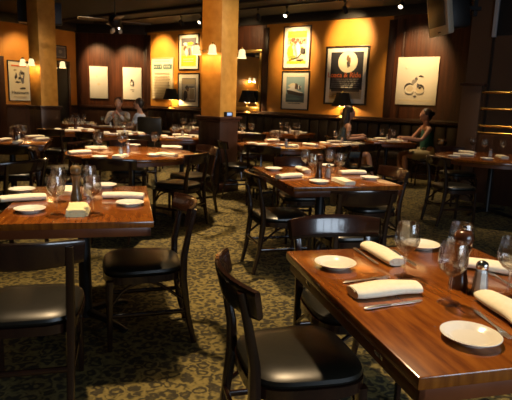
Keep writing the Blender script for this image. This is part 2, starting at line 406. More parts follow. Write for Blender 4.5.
def make_sconce():
    """two-light wall bracket, back plate on y=0, arms reach to -y"""
    t = empty('wall_sconce')
    s = MB(); s.lathe([(0, 0), (.05, 0), (.048, .012), (.03, .02), (.012, .028), (0, .03)], 'brass', seg=20, axis=Vector((0, -1, 0))); s.build('back_plate', t)
    for sx in (-1, 1):
        s = MB(); s.sweep([(0, -.02, 0), (sx * .03, -.07, -.025), (sx * .08, -.13, -.02), (sx * .125, -.15, .02), (sx * .15, -.15, .06), (sx * .15, -.15, .075)], 'brass', .007, seg=8); ar = s.build('arm', t)
        s = MB(); s.lathe([(0, .085), (.012, .085), (.024, .072), (.026, .05), (.022, .048), (0, .05)], 'brass', (sx * .15, -.15, 0), 16); h = s.build('shade_holder', ar)
        s = MB(); s.caps = False
        s.lathe([(.024, .055), (.040, .045), (.050, .015), (.052, -.025), (.058, -.055), (.070, -.075), (.068, -.076), (.055, -.055), (.049, -.025), (.047, .013), (.038, .042), (.024, .050)], 'sconce_glass', (sx * .15, -.15, 0), 24); s.build('lamp_shade', ar)
        s = MB(); s.ball((sx * .15, -.15, -.02), (.02, .02, .028), 'bulb', 10); s.build('bulb', ar)
    return t
def make_lamp():
    t = empty('table_lamp')
    s = MB(); s.lathe([(0, 0), (.075, 0), (.078, .010), (.06, .022), (.028, .034), (.016, .05), (.024, .075), (.030, .10), (.020, .135), (.010, .16), (.009, .25), (0, .25)], 'gilt', seg=24); s.build('base', t)
    s = MB(); s.sweep([(-.05, 0, .215), (-.03, 0, .20), (0, 0, .195), (.03, 0, .20), (.05, 0, .215)], 'gilt', .006, seg=8); ar = s.build('arm', t)
    for sx in (-1, 1):
        s = MB(); s.lathe([(.010, .21), (.012, .235), (.018, .25), (.022, .275), (.014, .295), (0, .30)], 'bulb', (sx * .05, 0, 0), 12); s.build('bulb', ar)
    s = MB(); s.caps = False; s.lathe([(.200, .215), (.165, .30), (.140, .38), (.118, .46), (.115, .46), (.137, .38), (.162, .30), (.197, .215)], 'shade', seg=36); s.build('lamp_shade', t)
    s = MB(); s.lathe([(.004, .25), (.004, .46), (.010, .468), (.012, .48), (0, .495)], 'gilt', seg=10); s.build('finial', t)
    return t
def make_spot():
    """track spotlight: stem hangs from z=0, head points along -z tilted by its own turn"""
    t = empty('track_spotlight')
    s = MB(); s.box((0, 0, -.02), (.05, .03, .04), 'black', .004); s.lathe([(.008, -.13), (.008, -.03)], 'black', seg=10); s.build('stem', t)
    d = Vector((0, .75, -.66)).normalized(); s = MB(); s.lathe([(0, -.05), (.030, -.05), (.040, -.035), (.040, .065), (.045, .085), (.038, .085), (.034, .03), (0, .03)], 'black', (0, 0, -.15), 18, d); hd = s.build('lamp_head', t)
    s = MB(); s.lathe([(0, .072), (.034, .072), (.030, .060), (0, .055)], 'bulb', (0, 0, -.15), 16, d); s.build('bulb', hd)
    return t
def make_easy():
    t = empty('upholstered_chair')
    s = MB(); s.box((0, 0, .44), (.44, .46, .12), 'vinyl', .035); s.build('seat', t)
    s = MB(); s.box((0, -.22, .72), (.44, .08, .58), 'vinyl', .03, Matrix.Rotation(math.radians(6), 3, 'X')); s.build('backrest', t)
    for sx in (-1, 1):
        for sy in (-1, 1): s = MB(); s.sweep([(sx * .18, sy * .19, 0), (sx * .18, sy * .19, .40)], 'chair_wood', [.014, .022], [.014, .022], 8, Vector((0, 1, 0)), 4); s.build('leg', t)
    return t
BUILD = dict(easy=make_easy, chair=make_chair, glass=make_glass, plate=make_plate, napkin=make_napkin('linen', .25, .043, .0195, .004, 0, 1), napkin_soft=make_napkin('linen', .235, .050, .016, -.006, 3, 2), napkin_wide=make_napkin('linen', .25, .047, .020, .006, 0, 5), napkin_y=make_napkin('linen_y', .22, .055, .020, 0, 3, 3),
             knife=make_knife, fork=make_fork, salt=make_salt, mill_dark=make_mill('mill_dark'), mill_bronze=make_mill('mill_bronze'), sconce=make_sconce, lamp=make_lamp, spot=make_spot)
def onv(px, py, v):
    d = Fw + Rt * ((px - 256) / F_PX) + Up * ((200 - py) / F_PX)
    t = v / d.dot(EV); return d.dot(EU) * t, EYE + d.z * t

# ------------------------------------------------------------------ room shell
V0, UL, UR, VN, ZC = 10.46, -13.35, 3.6, -5.0, 3.32
UC, VC = -11.60, 9.35                                     # the corner between the two walls is cut off by a short panelled wall
def rbox(s, u0, u1, v0, v1, z0, z1, m, bev=0): return s.box(((u0 + u1) / 2, (v0 + v1) / 2, (z0 + z1) / 2), (u1 - u0, v1 - v0, z1 - z0), m, bev)
def room(s, name): return struct(s.build(name, None, (0, 0, 0), RA))
s = MB(); rbox(s, UL, UR, VN, V0, -.1, 0, 'carpet'); room(s, 'floor')
s = MB(); rbox(s, UL - .2, UR + .2, VN - .2, V0 + .2, ZC, ZC + .1, 'ceiling'); room(s, 'ceiling')
# back wall: plaster, panel, plaster, panel
UM1, UM2, UM3 = -8.75, -7.45, -4.32
s = MB(); rbox(s, UC, UM1, V0, V0 + .1, 1.06, ZC, 'plaster'); rbox(s, UM1, UM2, V0, V0 + .1, 1.06, ZC, 'panel'); rbox(s, UM2, UM3, V0, V0 + .1, 1.06, ZC, 'plaster'); rbox(s, UM3, UR, V0, V0 + .1, 1.06, ZC, 'panel')
rbox(s, UC, UR, V0, V0 + .1, 0, 1.06, 'wainscot'); room(s, 'wall_back')
s = MB(); rbox(s, UC, UR, V0 - .035, V0, 1.04, 1.11, 'trim', .006); room(s, 'trim_1')
s = MB(); rbox(s, UC, UR, V0 - .10, V0, 3.13, ZC, 'black', .01); room(s, 'trim_2')
for i, (u, w) in enumerate(((UC + .07, .14), (UM1, .13), (UM2, .15), (UM3, .15), (-4.08, .05))):
    s = MB(); rbox(s, u - w / 2, u + w / 2, V0 - .03, V0, 1.11, 3.06, 'trim', .006); room(s, 'trim_%d' % (i + 3))
# side wall
s = MB(); s.box((UL - .05, (VN + VC) / 2, (1.0 + ZC) / 2), (.1, VC - VN, ZC - 1.0), 'plaster'); s.box((UL - .05, (VN + VC) / 2, .5), (.1, VC - VN, 1.0), 'wainscot'); room(s, 'wall_left')
s = MB(); rbox(s, UL, UL + .035, VN, VC, .98, 1.05, 'trim', .006); room(s, 'trim_8')
s = MB(); rbox(s, UL, UL + .10, VN, VC, 3.10, ZC, 'black', .01); room(s, 'trim_9')
s = MB(); rbox(s, UL, UL + .06, 6.9, 7.18, 0, 2.25, 'trim', .006); room(s, 'trim_10')
s = MB(); rbox(s, UL, UL + .07, 8.50, 9.02, 0, 2.18, 'black', .006); rbox(s, UL, UL + .09, 8.44, 8.52, 0, 2.24, 'trim', .006); rbox(s, UL, UL + .09, 9.0, 9.08, 0, 2.24, 'trim', .006); rbox(s, UL, UL + .09, 8.44, 9.08, 2.16, 2.26, 'trim', .006)
s.ball((UL + .10, 8.58, 1.02), .03, 'brass', 10); room(s, 'door_1')
# cut-off corner
CL = math.hypot(UC - UL, V0 - VC); CA = math.atan2(V0 - VC, UC - UL)
cc = W((UL + UC) / 2, (VC + V0) / 2, 0); crot = RA + CA
s = MB(); s.box((0, .05, (1.02 + ZC) / 2), (CL, .1, ZC - 1.02), 'panel'); s.box((0, .05, .51), (CL, .1, 1.02), 'wainscot'); struct(s.build('wall_corner', None, cc, crot))
s = MB(); s.box((0, -.017, 1.035), (CL, .035, .07), 'trim', .006); struct(s.build('trim_11', None, cc, crot))
s = MB(); s.box((0, -.04, 3.2), (CL, .09, .25), 'black', .01); struct(s.build('trim_12', None, cc, crot))
for i, x in enumerate((-CL / 2 + .05, CL / 2 - .05)):
    s = MB(); s.box((x, -.015, 2.06), (.1, .03, 2.0), 'trim', .006); struct(s.build('trim_%d' % (13 + i), None, cc, crot))
# walls behind the viewer, with a window to the street
s = MB(); rbox(s, UL, UR, VN - .1, VN, 0, ZC, 'plaster'); room(s, 'wall_front')
WA, WB, WZ0, WZ1 = -.8, 2.6, .95, 2.55
s = MB()
for k in range(5): v = WA + (WB - WA) * k / 4; rbox(s, UR + .01, UR + .07, v - .04, v + .04, WZ0, WZ1, 'trim')
for z in (WZ0, WZ1): rbox(s, UR + .01, UR + .07, WA, WB, z - .04, z + .04, 'trim')
room(s, 'window_1')
s = MB(); rbox(s, UR, UR + .1, VN, WA, 0, ZC, 'partition'); rbox(s, UR, UR + .1, WB, V0, 0, ZC, 'partition'); rbox(s, UR, UR + .1, WA, WB, 0, WZ0, 'partition'); rbox(s, UR, UR + .1, WA, WB, WZ1, ZC, 'partition'); room(s, 'wall_right')
# ceiling beams
for i, (a0, a1, b0, b1, z) in enumerate(((UL, UR, 8.55, 8.75, 3.26),)):
    s = MB(); rbox(s, a0, a1, b0, b1, z, ZC, 'ceiling', .01); room(s, 'beam')

# pillars
def pillar(px, py, soffit):
    p = at(px, py, 0); u, v = p.dot(EU), p.dot(EV); h = .185  # px,py: foot of the corner turned to the viewer
    o = empty('pillar', W(u - h, v + h, 0), RA); struct(o)
    s = MB(); s.box((0, 0, (1.12 + ZC) / 2), (2 * h, 2 * h, ZC - 1.12), 'plaster_pillar', .004); s.build('shaft', o)
    s = MB(); s.box((0, 0, .55), (2 * h + .05, 2 * h + .05, 1.1), 'wainscot', .004); s.box((0, 0, .07), (2 * h + .09, 2 * h + .09, .14), 'trim', .006); s.build('plinth', o)
    s = MB(); s.box((0, 0, 1.105), (2 * h + .14, 2 * h + .14, .035), 'trim', .008); s.box((0, 0, 1.068), (2 * h + .09, 2 * h + .09, .04), 'trim', .008); s.build('ledge', o)
    if soffit: s = MB(); s.box((0, 0, (2.86 + ZC) / 2), (2 * h + .08, 2 * h + .08, ZC - 2.86), 'black', .004); s.build('capital', o)
    return u - h, v + h
M['plaster_pillar'] = noisy('pillar plaster', [(.53, .225, .028), (.61, .275, .038), (.67, .32, .052)], 9, .6, detail=7, bmp=.1)
P2 = pillar(218.4, 193.0, False)
q = W(0, 0, 0) + (Fw + Rt * ((41.6 - 256) / F_PX) + Up * ((200 - 108) / F_PX)) * 10.2
P1 = (lambda u, v: (u, v))(q.dot(EU), q.dot(EV))
def pillar_at(u, v):
    p = W(u, v, 0); d = p - Vector((0, 0, EYE)); z = d.dot(Fw)
    return 256 + F_PX * d.dot(Rt) / z, 200 - F_PX * d.dot(Up) / z
a, b = pillar_at(*P1); P1 = pillar(a, b, False)
SC_LIGHTS = []
for (u, v), who, zs in ((P2, 'pillar nearest the round tables', 2.06), (P1, 'pillar beside the caricature poster', 1.95)):
    spawn('sconce', W(u, v - .185, zs), RA, 'two-light brass sconce on the lit face of the ' + who, 'wall lamp', 'pillar sconces')
    spawn('sconce', W(u, v + .185, zs), RA + PI, 'two-light brass sconce half hidden behind the ' + who, 'wall lamp', 'pillar sconces')
    for sg in (-1, 1):
        for sx in (-1, 1): SC_LIGHTS.append(W(u + sx * .15, v + sg * .335, zs - .085))
spawn('sconce', W(UL, 3.3, 2.2), RA + PI / 2, 'two-light brass sconce on the ochre side wall, seen in the gilt mirror', 'wall lamp', 'pillar sconces')
for sx in (-1, 1): SC_LIGHTS.append(W(UL + .15, 3.3 + sx * .15, 2.11))
# small lit box on the pillar's ledge
u, v = P2; o = empty('card_reader', W(u + .215, v - .03, 1.1225), RA + PI / 2); tag(o, 'small black box with bluish display on the pillar ledge', 'device')
s = MB(); s.box((0, 0, .035), (.15, .05, .07), 'black', .006); s.build('casing', o)
s = MB(); s.box((-.01, -.026, .038), (.10, .004, .042), 'blue_lit', .001); s.build('display', o)
# slate box hung behind the far pillar
u, v = P1
q = (Fw + Rt * ((40 - 256) / F_PX) + Up * ((200 - 12) / F_PX)) * 10.95
o = empty('hanging_box', (q.x, q.y, 2.80), math.radians(20)); tag(o, 'slate blue box hung from the ceiling behind the pillar', 'box')
s = MB(); s.box((0, 0, .22), (.86, .25, .44), 'boxblue', .02); s.build('casing', o)
s = MB(); s.box((0, 0, .48), (.08, .08, .10), 'black'); s.build('bracket', o)

# partition, half wall and brass rails
VP = 8.95
ul = onv(470, 40, VP)[0]
s = MB(); rbox(s, ul, UR, VP, VP + .12, 0, ZC, 'partition'); un, zn = onv(496, 36, VP); room(s, 'wall_partition')
us = onv(488, 90, VP)[0]
s = MB(); rbox(s, us - .02, us + .02, VP - .012, VP, 0, ZC, 'black'); room(s, 'trim_15')
s = MB(); rbox(s, un, UR, VP - .02, VP - .004, zn, ZC, 'black'); rbox(s, un - .05, un + .01, VP - .07, VP, zn - .02, ZC, 'pale_edge', .006); room(s, 'window_2')
M_extra = None
uq, vq = -2.06, 8.15
o = struct(empty('half_wall', W(uq, vq, 0), RA))
s = MB(); s.box((0, 0, .845), (.27, .20, 1.69), 'partition', .004); s.build('post', o)
s = MB(); s.box((0, 0, 1.705), (.34, .27, .04), 'trim', .008); s.build('cap', o)
s = MB(); s.box((1.6, 0, .50), (2.93, .16, 1.0), 'wainscot', .004); s.build('low_wall', o)
for i, z in enumerate((1.60, 1.365, 1.12, 1.02)):
    o = empty('brass_rail', W(uq + .135, vq, z), RA)
    tag(o, ('topmost brass rail on the dark half wall', 'second brass rail down on the dark half wall', 'third brass rail down on the dark half wall', 'low brass rail along the top of the dark half wall')[i], 'rail', 'brass rails')
    s = MB(); s.lathe([(.017, 0), (.017, 2.9)], 'brass', seg=14, axis=Vector((1, 0, 0))); s.build('bar', o)
    s = MB(); s.lathe([(.03, 0), (.03, .012), (.02, .02)], 'brass', seg=14, axis=Vector((1, 0, 0))); s.build('flange', o)

# hanging TV on the partition's end
o = empty('tv', Vector((2.50, 7.80, 2.67)), math.radians(-82)); tag(o, 'grey-cased TV on a bracket high by the brown partition', 'tv')
TT = Matrix.Rotation(math.radians(10), 3, 'X')
s = MB(); s.box(TT @ Vector((0, .03, 0)), (.60, .09, .60), 'tv_case', .02, TT); tc = s.build('casing', o)
s = MB(); s.box(TT @ Vector((0, -.022, .04)), (.49, .01, .44), 'tv_screen', .003, TT); s.build('screen', tc)
s = MB(); s.box(TT @ Vector((0, .22, 0)), (.50, .30, .48), 'black', .05, TT); s.build('tube_housing', o)
s = MB(); s.box((0, .42, .1), (.12, .40, .05), 'black'); s.box((0, .55, .30), (.06, .06, .60), 'black'); s.build('bracket', o)
s = MB()
for k in (-1, 0, 1): s.ball(TT @ Vector((k * .03 + .05, -.021, -.26)), .008, 'black', 8)
s.build('buttons', tc)

# ------------------------------------------------------------------ pictures
def text_polys(txt, size, x, y, z, mt, T):
    cu = bpy.data.curves.new('lettering', 'FONT'); cu.body = txt; cu.size = size; cu.align_x = 'CENTER'; cu.align_y = 'CENTER'; cu.extrude = .0006; cu.offset = size * .012
    o = bpy.data.objects.new('lettering', cu); COL.objects.link(o)
    dg = bpy.context.evaluated_depsgraph_get(); me = bpy.data.meshes.new_from_object(o.evaluated_get(dg))
    bpy.data.objects.remove(o); me.name = 'lettering'
    me.transform(T @ Matrix.Translation((x, y, z))); me.materials.clear(); me.materials.append(M[mt]); return me
VERT = Matrix.Rotation(PI / 2, 4, 'X')                  # drawing plane: x across, y up, z towards the viewer
def blob(cx, cy, rx, ry, n=12, wob=.25, seed=0):
    r = random.Random(seed * 77 + int(cx * 1000)); return [(cx + rx * math.cos(2 * PI * i / n) * (1 + r.uniform(-wob, wob)), cy + ry * math.sin(2 * PI * i / n) * (1 + r.uniform(-wob, wob))) for i in range(n)]
def picture(name, label, cat, loc, rz, w, h, frame, fw, matw, matm, shapes, texts=(), fd=.03):
    """shapes: list of (material, polygon in -0.5..0.5 of the print) laid one over the other"""
    o = empty(name, loc, rz); tag(o, label, cat, 'framed pictures')
    s = MB(); o_ = .0
    if frame:
        s.box((0, -fd / 2, h / 2 - fw / 2), (w, fd, fw), frame, .004); s.box((0, -fd / 2, -h / 2 + fw / 2), (w, fd, fw), frame, .004)
        for sx in (-1, 1): s.box((sx * (w / 2 - fw / 2), -fd / 2, 0), (fw, fd, h - 2 * fw), frame, .004)
        s.build('frame', o)
    else: fw = 0
    iw, ih = w - 2 * fw, h - 2 * fw
    z = .012 if frame else fd
    s = MB(); s.box((0, -z / 2, 0), (iw, z, ih), matm, 0 if frame else .004); s.build('mount' if frame else 'canvas', o)
    pw, ph = iw - 2 * matw, ih - 2 * matw; s = MB()
    for i, (mt, pl) in enumerate(shapes):
        s.poly([(x * pw, y * ph) for x, y in pl], z, z + .0012 * (i + 1), mt, VERT)
    pr = s.build('print', o) if shapes else o
    for t, size, x, y, mt in texts:
        me = text_polys(t, size * ph, x * pw, y * ph, z + .0012 * (len(shapes) + 1), mt, VERT)
        q = bpy.data.objects.new('lettering', me); COL.objects.link(q); q.parent = pr
    return o
FULL = [(-.5, -.5), (.5, -.5), (.5, .5), (-.5, .5)]
def R_(x0, x1, y0, y1): return [(x0, y0), (x1, y0), (x1, y1), (x0, y1)]
def lines(mt, ys, w, hh, seed):
    r = random.Random(seed); out = []
    for y in ys:
        x = -w / 2
        while x < w / 2 - .03:
            l = r.uniform(.03, .12); l = min(l, w / 2 - x); out.append((mt, R_(x, x + l, y - hh, y + hh))); x += l + .025
    return out
def C(fr): return cc + Vector((math.cos(crot), math.sin(crot), 0)) * (CL * (fr - .5)) + Vector((math.sin(crot), -math.cos(crot), 0)) * .001
bw = lambda u, z: W(u, V0 - .001, z)
horse = [('p_grey', blob(-.02, .02, .10, .10, 11, .4, 1)), ('p_ink', blob(-.03, .10, .06, .05, 9, .4, 2)), ('p_ink', blob(.07, -.01, .05, .09, 9, .4, 3)), ('p_white', blob(-.03, .0, .06, .05, 9, .2, 4)), ('p_grey', blob(.0, -.20, .14, .012, 8, .3, 5)), ('p_grey', blob(.05, -.25, .08, .01, 8, .3, 6))]
pA = C(.315); pA.z = 1.715; picture('canvas_print', 'blank-looking pale canvas alone on the panelled corner wall nearer the far pillar', 'picture', pA, crot, .53, .90, None, 0, .02, 'paper_w', [('p_cream', blob(.0, -.05, .10, .04, 8, .3, 1)), ('p_cream', blob(-.1, .2, .04, .03, 8, .3, 2))])
pB = C(.79); pB.z = 1.715; picture('canvas_print', 'pale canvas with small dark curled figure above the seated men', 'picture', pB, crot, .54, .90, None, 0, .02, 'paper_w', horse)
picture('playbill', 'tall cream playbill with dark headline and lines of type on ochre wall', 'poster', bw(-10.97, 1.87), RA, .88, 1.14, 'frame_pale', .03, 0.0, 'paper',
        [('p_cream', FULL)] + lines('p_grey', (.44,), .7, .012, 1) + [('p_teal', R_(-.42 + .105 * k, -.42 + .105 * k + .085, .24, .36)) for k in range(4)] + [('p_teal', R_(.06 + .105 * k, .06 + .105 * k + .08, .24, .36)) for k in range(4)] + [('p_cream', R_(-.40 + .105 * k, -.40 + .105 * k + .03, .28, .32)) for k in range(8)]
        + lines('p_faint', (.14, .05, -.02, -.10, -.17, -.24, -.31, -.38, -.44), .75, .009, 3))
yl = [('p_cream', FULL), ('p_dim', R_(-.5, .5, .22, .5)), ('p_tan', R_(-.5, .5, -.12, .22)), ('p_yellow', R_(-.5, .5, -.5, -.12)), ('p_white', blob(-.2, .28, .16, .08, 10, .3, 1)), ('p_yellow', blob(.1, .30, .25, .05, 10, .3, 2)), ('p_brown', blob(-.25, .12, .12, .10, 9, .4, 3)), ('p_white', blob(-.15, -.02, .12, .13, 9, .4, 4)), ('p_dim', blob(.05, .0, .09, .15, 9, .4, 5)), ('p_white', blob(.28, .05, .10, .14, 9, .4, 6)), ('p_sepia', blob(.2, -.02, .05, .12, 9, .4, 7))] + lines('p_white', (-.25, -.34), .7, .012, 5)
picture('framed_poster', 'framed yellow-bottomed poster hung above the sepia picture', 'poster', bw(-9.97, 2.565), RA, .75, .93, 'frame_blk', .03, .075, 'paper_w', yl)
picture('framed_photograph', 'framed sepia picture hung directly under the yellow-bottomed poster', 'picture', bw(-9.96, 1.575), RA, .79, .90, 'frame_blk', .03, .11, 'paper',
        [('p_ink', FULL), ('p_sepia', R_(-.47, .47, -.47, .47)), ('p_grey', R_(-.47, .47, .0, .25)), ('p_cream', R_(.02, .44, -.43, .10)), ('p_sepia', R_(.06, .40, -.38, .06)), ('p_ink', blob(-.24, -.22, .16, .22, 10, .3, 1)), ('p_ink', blob(-.10, .10, .12, .10, 10, .4, 2)), ('p_brown', blob(-.05, .02, .08, .08, 9, .4, 3)), ('p_dim', blob(.2, .14, .2, .05, 9, .4, 4))])
race = [('p_yellow', FULL), ('p_cream', R_(-.5, .5, -.42, .2)), ('p_tan', R_(-.5, .5, .1, .30)), ('p_yellow', R_(-.5, .5, .32, .36)), ('p_olive', R_(-.35, .5, .39, .46)), ('p_yellow', R_(-.5, .5, -.5, -.42))]
r_ = random.Random(4)
for k in range(26): race.append((r_.choice(['p_tan', 'p_olive', 'p_red', 'p_grey', 'p_yellow', 'p_brown']), blob(r_.uniform(-.42, .42), r_.uniform(-.02, .26), .055, .05, 7, .3, k)))
race += [('p_grey', blob(.05, -.06, .15, .22, 10, .3, 40)), ('p_white', blob(.12, -.05, .11, .20, 10, .3, 41)), ('p_yellow', blob(-.3, -.18, .14, .20, 10, .3, 42)), ('p_olive', blob(-.2, -.30, .2, .05, 10, .3, 43)), ('p_ink', blob(.36, -.12, .11, .10, 9, .3, 44)), ('p_grey', blob(.2, -.36, .16, .03, 9, .3, 45))]
picture('framed_poster', 'framed bright yellow figure poster hung above the ship picture', 'poster', bw(-6.59, 2.585), RA, .74, .95, 'frame_brn', .03, .085, 'paper_w', race)
ship = [('p_sky', FULL), ('p_slate', R_(-.5, .5, -.42, -.12)), ('p_cream', R_(-.5, .5, -.5, -.42)), ('p_cream', blob(-.15, .18, .22, .10, 10, .3, 1)), ('p_white', blob(.05, .12, .30, .10, 10, .3, 2)),
        ('p_ink', [(-.46, .02), (-.40, -.12), (.40, -.20), (.48, -.10), (.1, -.03)]), ('p_white', [(-.46, .04), (.30, -.08), (.44, -.07), (-.1, .06), (-.2, .12)]), ('p_brown', [(-.02, .06), (.0, .26), (.10, .26), (.12, .05)]), ('p_ink', [(.06, .06), (.07, .22), (.15, .22), (.16, .04)]), ('p_ink', [(.22, .04), (.22, .18), (.29, .18), (.30, .03)]), ('p_sea', blob(-.1, -.30, .35, .05, 10, .3, 9))]
picture('framed_poster', 'framed blue-grey ship picture hung under the bright yellow poster', 'poster', bw(-6.58, 1.62), RA, .76, .89, 'frame_blk', .03, .10, 'paper', ship + lines('p_slate', (-.46,), .7, .012, 8))
circ = [(.03 + .30 * math.cos(2 * PI * k / 32), .29 + .23 * math.sin(2 * PI * k / 32)) for k in range(32)]
loc = [('p_navy', FULL), ('p_cream', circ), ('p_tan', R_(-.5, .5, -.50, -.30)), ('p_ink', R_(-.44, .44, -.345, -.30)), ('p_ink', blob(.06, .24, .05, .09, 9, .4, 1)), ('p_brown', blob(.03, .36, .04, .06, 9, .4, 2)), ('p_brown', blob(.09, .33, .03, .05, 9, .4, 3))]
picture('framed_poster', 'large framed black poster with pale disc and orange lettering above the lamp', 'poster', bw(-5.30, 1.96), RA, 1.02, 1.24, 'frame_blk', .035, .09, 'paper_w',
        loc + lines('p_dim', (-.075, -.12, -.165, -.205, -.25), .86, .011, 2) + lines('p_sepia', (-.37, -.41, -.455), .9, .010, 6), [('Loaca & Ride', .150, .0, .005, 'p_orange')], .04)
def crescent(cx, cy, r0, w, d0, d1, n=10):
    A = [math.radians(d0 + (d1 - d0) * k / n) for k in range(n + 1)]
    return [(cx + r0 * math.cos(t), cy + r0 * .85 * math.sin(t)) for t in A] + [(cx + (r0 - w * math.sin(PI * k / n) - .004) * math.cos(t), cy + (r0 - w * math.sin(PI * k / n) - .004) * .85 * math.sin(t)) for k, t in reversed(list(enumerate(A)))]
bike = [('p_faint', R_(-.44, .44, -.46, -.42)), ('p_faint', blob(-.16, -.17, .09, .07, 11, .3, 1)), ('p_faint', blob(.09, -.20, .09, .08, 11, .3, 2)), ('p_grey', blob(-.08, -.03, .05, .05, 9, .5, 3)), ('p_grey', blob(-.02, .04, .035, .06, 9, .5, 4)),
        ('p_ink', crescent(-.19, -.15, .125, .045, 35, 205)), ('p_ink', crescent(.10, -.17, .115, .05, -20, 140)), ('p_ink', crescent(.11, .07, .07, .04, 20, 150)), ('p_dim', blob(-.02, .06, .04, .025, 9, .5, 5)), ('p_dim', blob(.04, -.10, .03, .05, 9, .5, 6)),
        ('p_ink', blob(.10, -.15, .035, .03, 9, .4, 7)), ('p_dim', blob(-.01, -.34, .035, .022, 9, .4, 8)), ('p_grey', crescent(.10, -.19, .13, .02, 200, 340)), ('p_grey', crescent(-.17, -.19, .13, .02, 200, 340)), ('p_cream', blob(-.30, .30, .02, .018, 9, .1, 9))]
picture('canvas_print', 'large cream canvas with inky two-wheeled sketch above the woman in green', 'picture', bw(-3.73, 1.855), RA, .83, .93, None, 0, .03, 'paper', bike)
car = [('p_cream', FULL), ('p_grey', blob(.14, .18, .14, .12, 10, .35, 1)), ('p_ink', blob(.18, .22, .10, .05, 9, .4, 2)), ('p_ink', blob(.06, .08, .14, .035, 9, .4, 3)), ('p_dim', blob(.18, .06, .10, .12, 10, .4, 4)), ('p_cream', blob(.15, .14, .06, .05, 8, .3, 5)), ('p_ink', blob(-.18, .12, .06, .08, 9, .5, 6)), ('p_ink', blob(-.08, -.03, .13, .025, 9, .4, 7)), ('p_sepia', blob(-.2, .3, .08, .03, 9, .4, 8)), ('p_orange', R_(-.4, .4, .40, .44)), ('p_ink', blob(.18, -.20, .18, .03, 8, .3, 9))]
picture('framed_poster', 'framed cream caricature poster with black lettering on the ochre side wall', 'poster', W(UL + .001, 7.59, 1.65), RA + PI / 2, .62, 1.04, 'frame_blk', .022, .035, 'paper', car + lines('p_tan', (-.44,), .7, .01, 4), [('Hassmann', .125, .0, -.32, 'p_ink')])
picture('framed_photograph', 'small dark framed picture over the doorway behind the far pillar', 'picture', W(UL + .001, 8.83, 2.50), RA + PI / 2, .40, .36, 'frame_blk', .03, .03, 'p_grey', [('p_dim', FULL), ('p_grey', blob(0, .05, .2, .2, 9, .3, 1))])
# gilt mirror
um = -7.98; o = empty('wall_mirror', bw(um, 1.835), RA); tag(o, 'tall gilt-framed mirror on the dark panelling behind the lamp', 'mirror')
s = MB(); w_, h_ = .84, 1.46
s.box((0, -.02, h_ / 2 - .035), (w_, .04, .07), 'gilt', .01); s.box((0, -.02, -h_ / 2 + .05), (w_, .04, .10), 'gilt', .01)
for sx in (-1, 1): s.box((sx * (w_ / 2 - .035), -.02, 0), (.07, .04, h_ - .17), 'gilt', .01)
s.build('frame', o)
s = MB(); s.box((0, -.008, .015), (w_ - .13, .012, h_ - .16), 'mirror'); s.build('looking_glass', o)

# ------------------------------------------------------------------ wall seating, ledge, lamps
DESC = ['under the playbill', 'below the mirror and pillar', 'below the ship picture', 'below the large black poster', 'below the inky canvas']
ub = [-11.3, -9.55, -7.75, -6.0, -4.35, -2.75]
for i in range(5):
    a, b = ub[i] + .01, ub[i + 1] - .01; L = b - a
    o = empty('banquette', W((a + b) / 2, 10.0, 0), RA); tag(o, 'dark leather banquette section ' + DESC[i], 'banquette', 'wall banquettes')
    s = MB(); s.box((0, .06, .17), (L, .62, .34), 'wainscot', .004); s.build('base', o)
    s = MB(); s.box((0, .0, .405), (L, .62, .13), 'leather', .03); s.build('seat', o)
    n = int(L / .22); s = MB()
    for k in range(n): s.box((-L / 2 + L * (k + .5) / n, .24, .72), (L / n, .13, .56), 'leather', .035)
    s.build('backrest', o)
    s = MB(); s.box((0, .27, .345), (L, .10, .69), 'trim'); s.build('back_board', o)
o = MB(); rbox(o, -11.3, -2.75, 10.15, 10.42, 1.03, 1.06, 'trim', .006); room(o, 'trim_16')
s = MB(); rbox(s, -11.3, -2.75, 10.34, 10.42, 0, 1.03, 'trim'); room(s, 'trim_17')
LAMPS = []
for px, py, lab in ((171, 112, 'dark-shaded gold table lamp in front of the playbill'), (247, 113, 'dark-shaded gold table lamp in front of the mirror'), (341.5, 112, 'dark-shaded gold table lamp behind the woman with long hair')):
    u, _ = onv(px, py, 10.24); p = W(u, 10.24, 1.0605)
    o = spawn('lamp', p, RA, lab, 'lamp', 'ledge table lamps'); o.scale = (1.12, 1.12, 1.16); LAMPS.append(p + Vector((0, 0, .30)))

# ------------------------------------------------------------------ ceiling fixtures
VT = 9.35
s = MB(); rbox(s, -12.5, -2.4, VT - .02, VT + .02, 3.285, 3.32, 'black'); o = s.build('track_rail', None, (0, 0, 0), RA); tag(o, 'black lighting track along the ceiling before the picture wall', 'track')
s = None
SPOTS = []
spots = [(121, 31, 1), (181, 24, 0), (201, 21, 1), (258, 16, 0), (287, 9, 1), (345, 7, 0), (402, 3, 1)]
sl = ['over the seated men', 'over the playbill', 'over the sepia picture', 'by the mirror panelling', 'over the ship picture', 'over the large black poster', 'over the inky canvas']
for i, (px, py, side) in enumerate(spots):
    u, z = onv(px, py, VT)
    o = spawn('spot', W(u, VT, 3.285), RA + (PI if side else 0), 'black track spotlight ' + sl[i], 'spotlight', 'track spotlights'); SPOTS.append((u, side))
u, z = onv(79, 4, 5.6); p = W(u, 5.6, ZC)
o = spawn('spot', W(-7.2, 5.9, ZC - .10), RA + 2.6, 'lone bright ceiling spotlight beside the far pillar', 'spotlight')
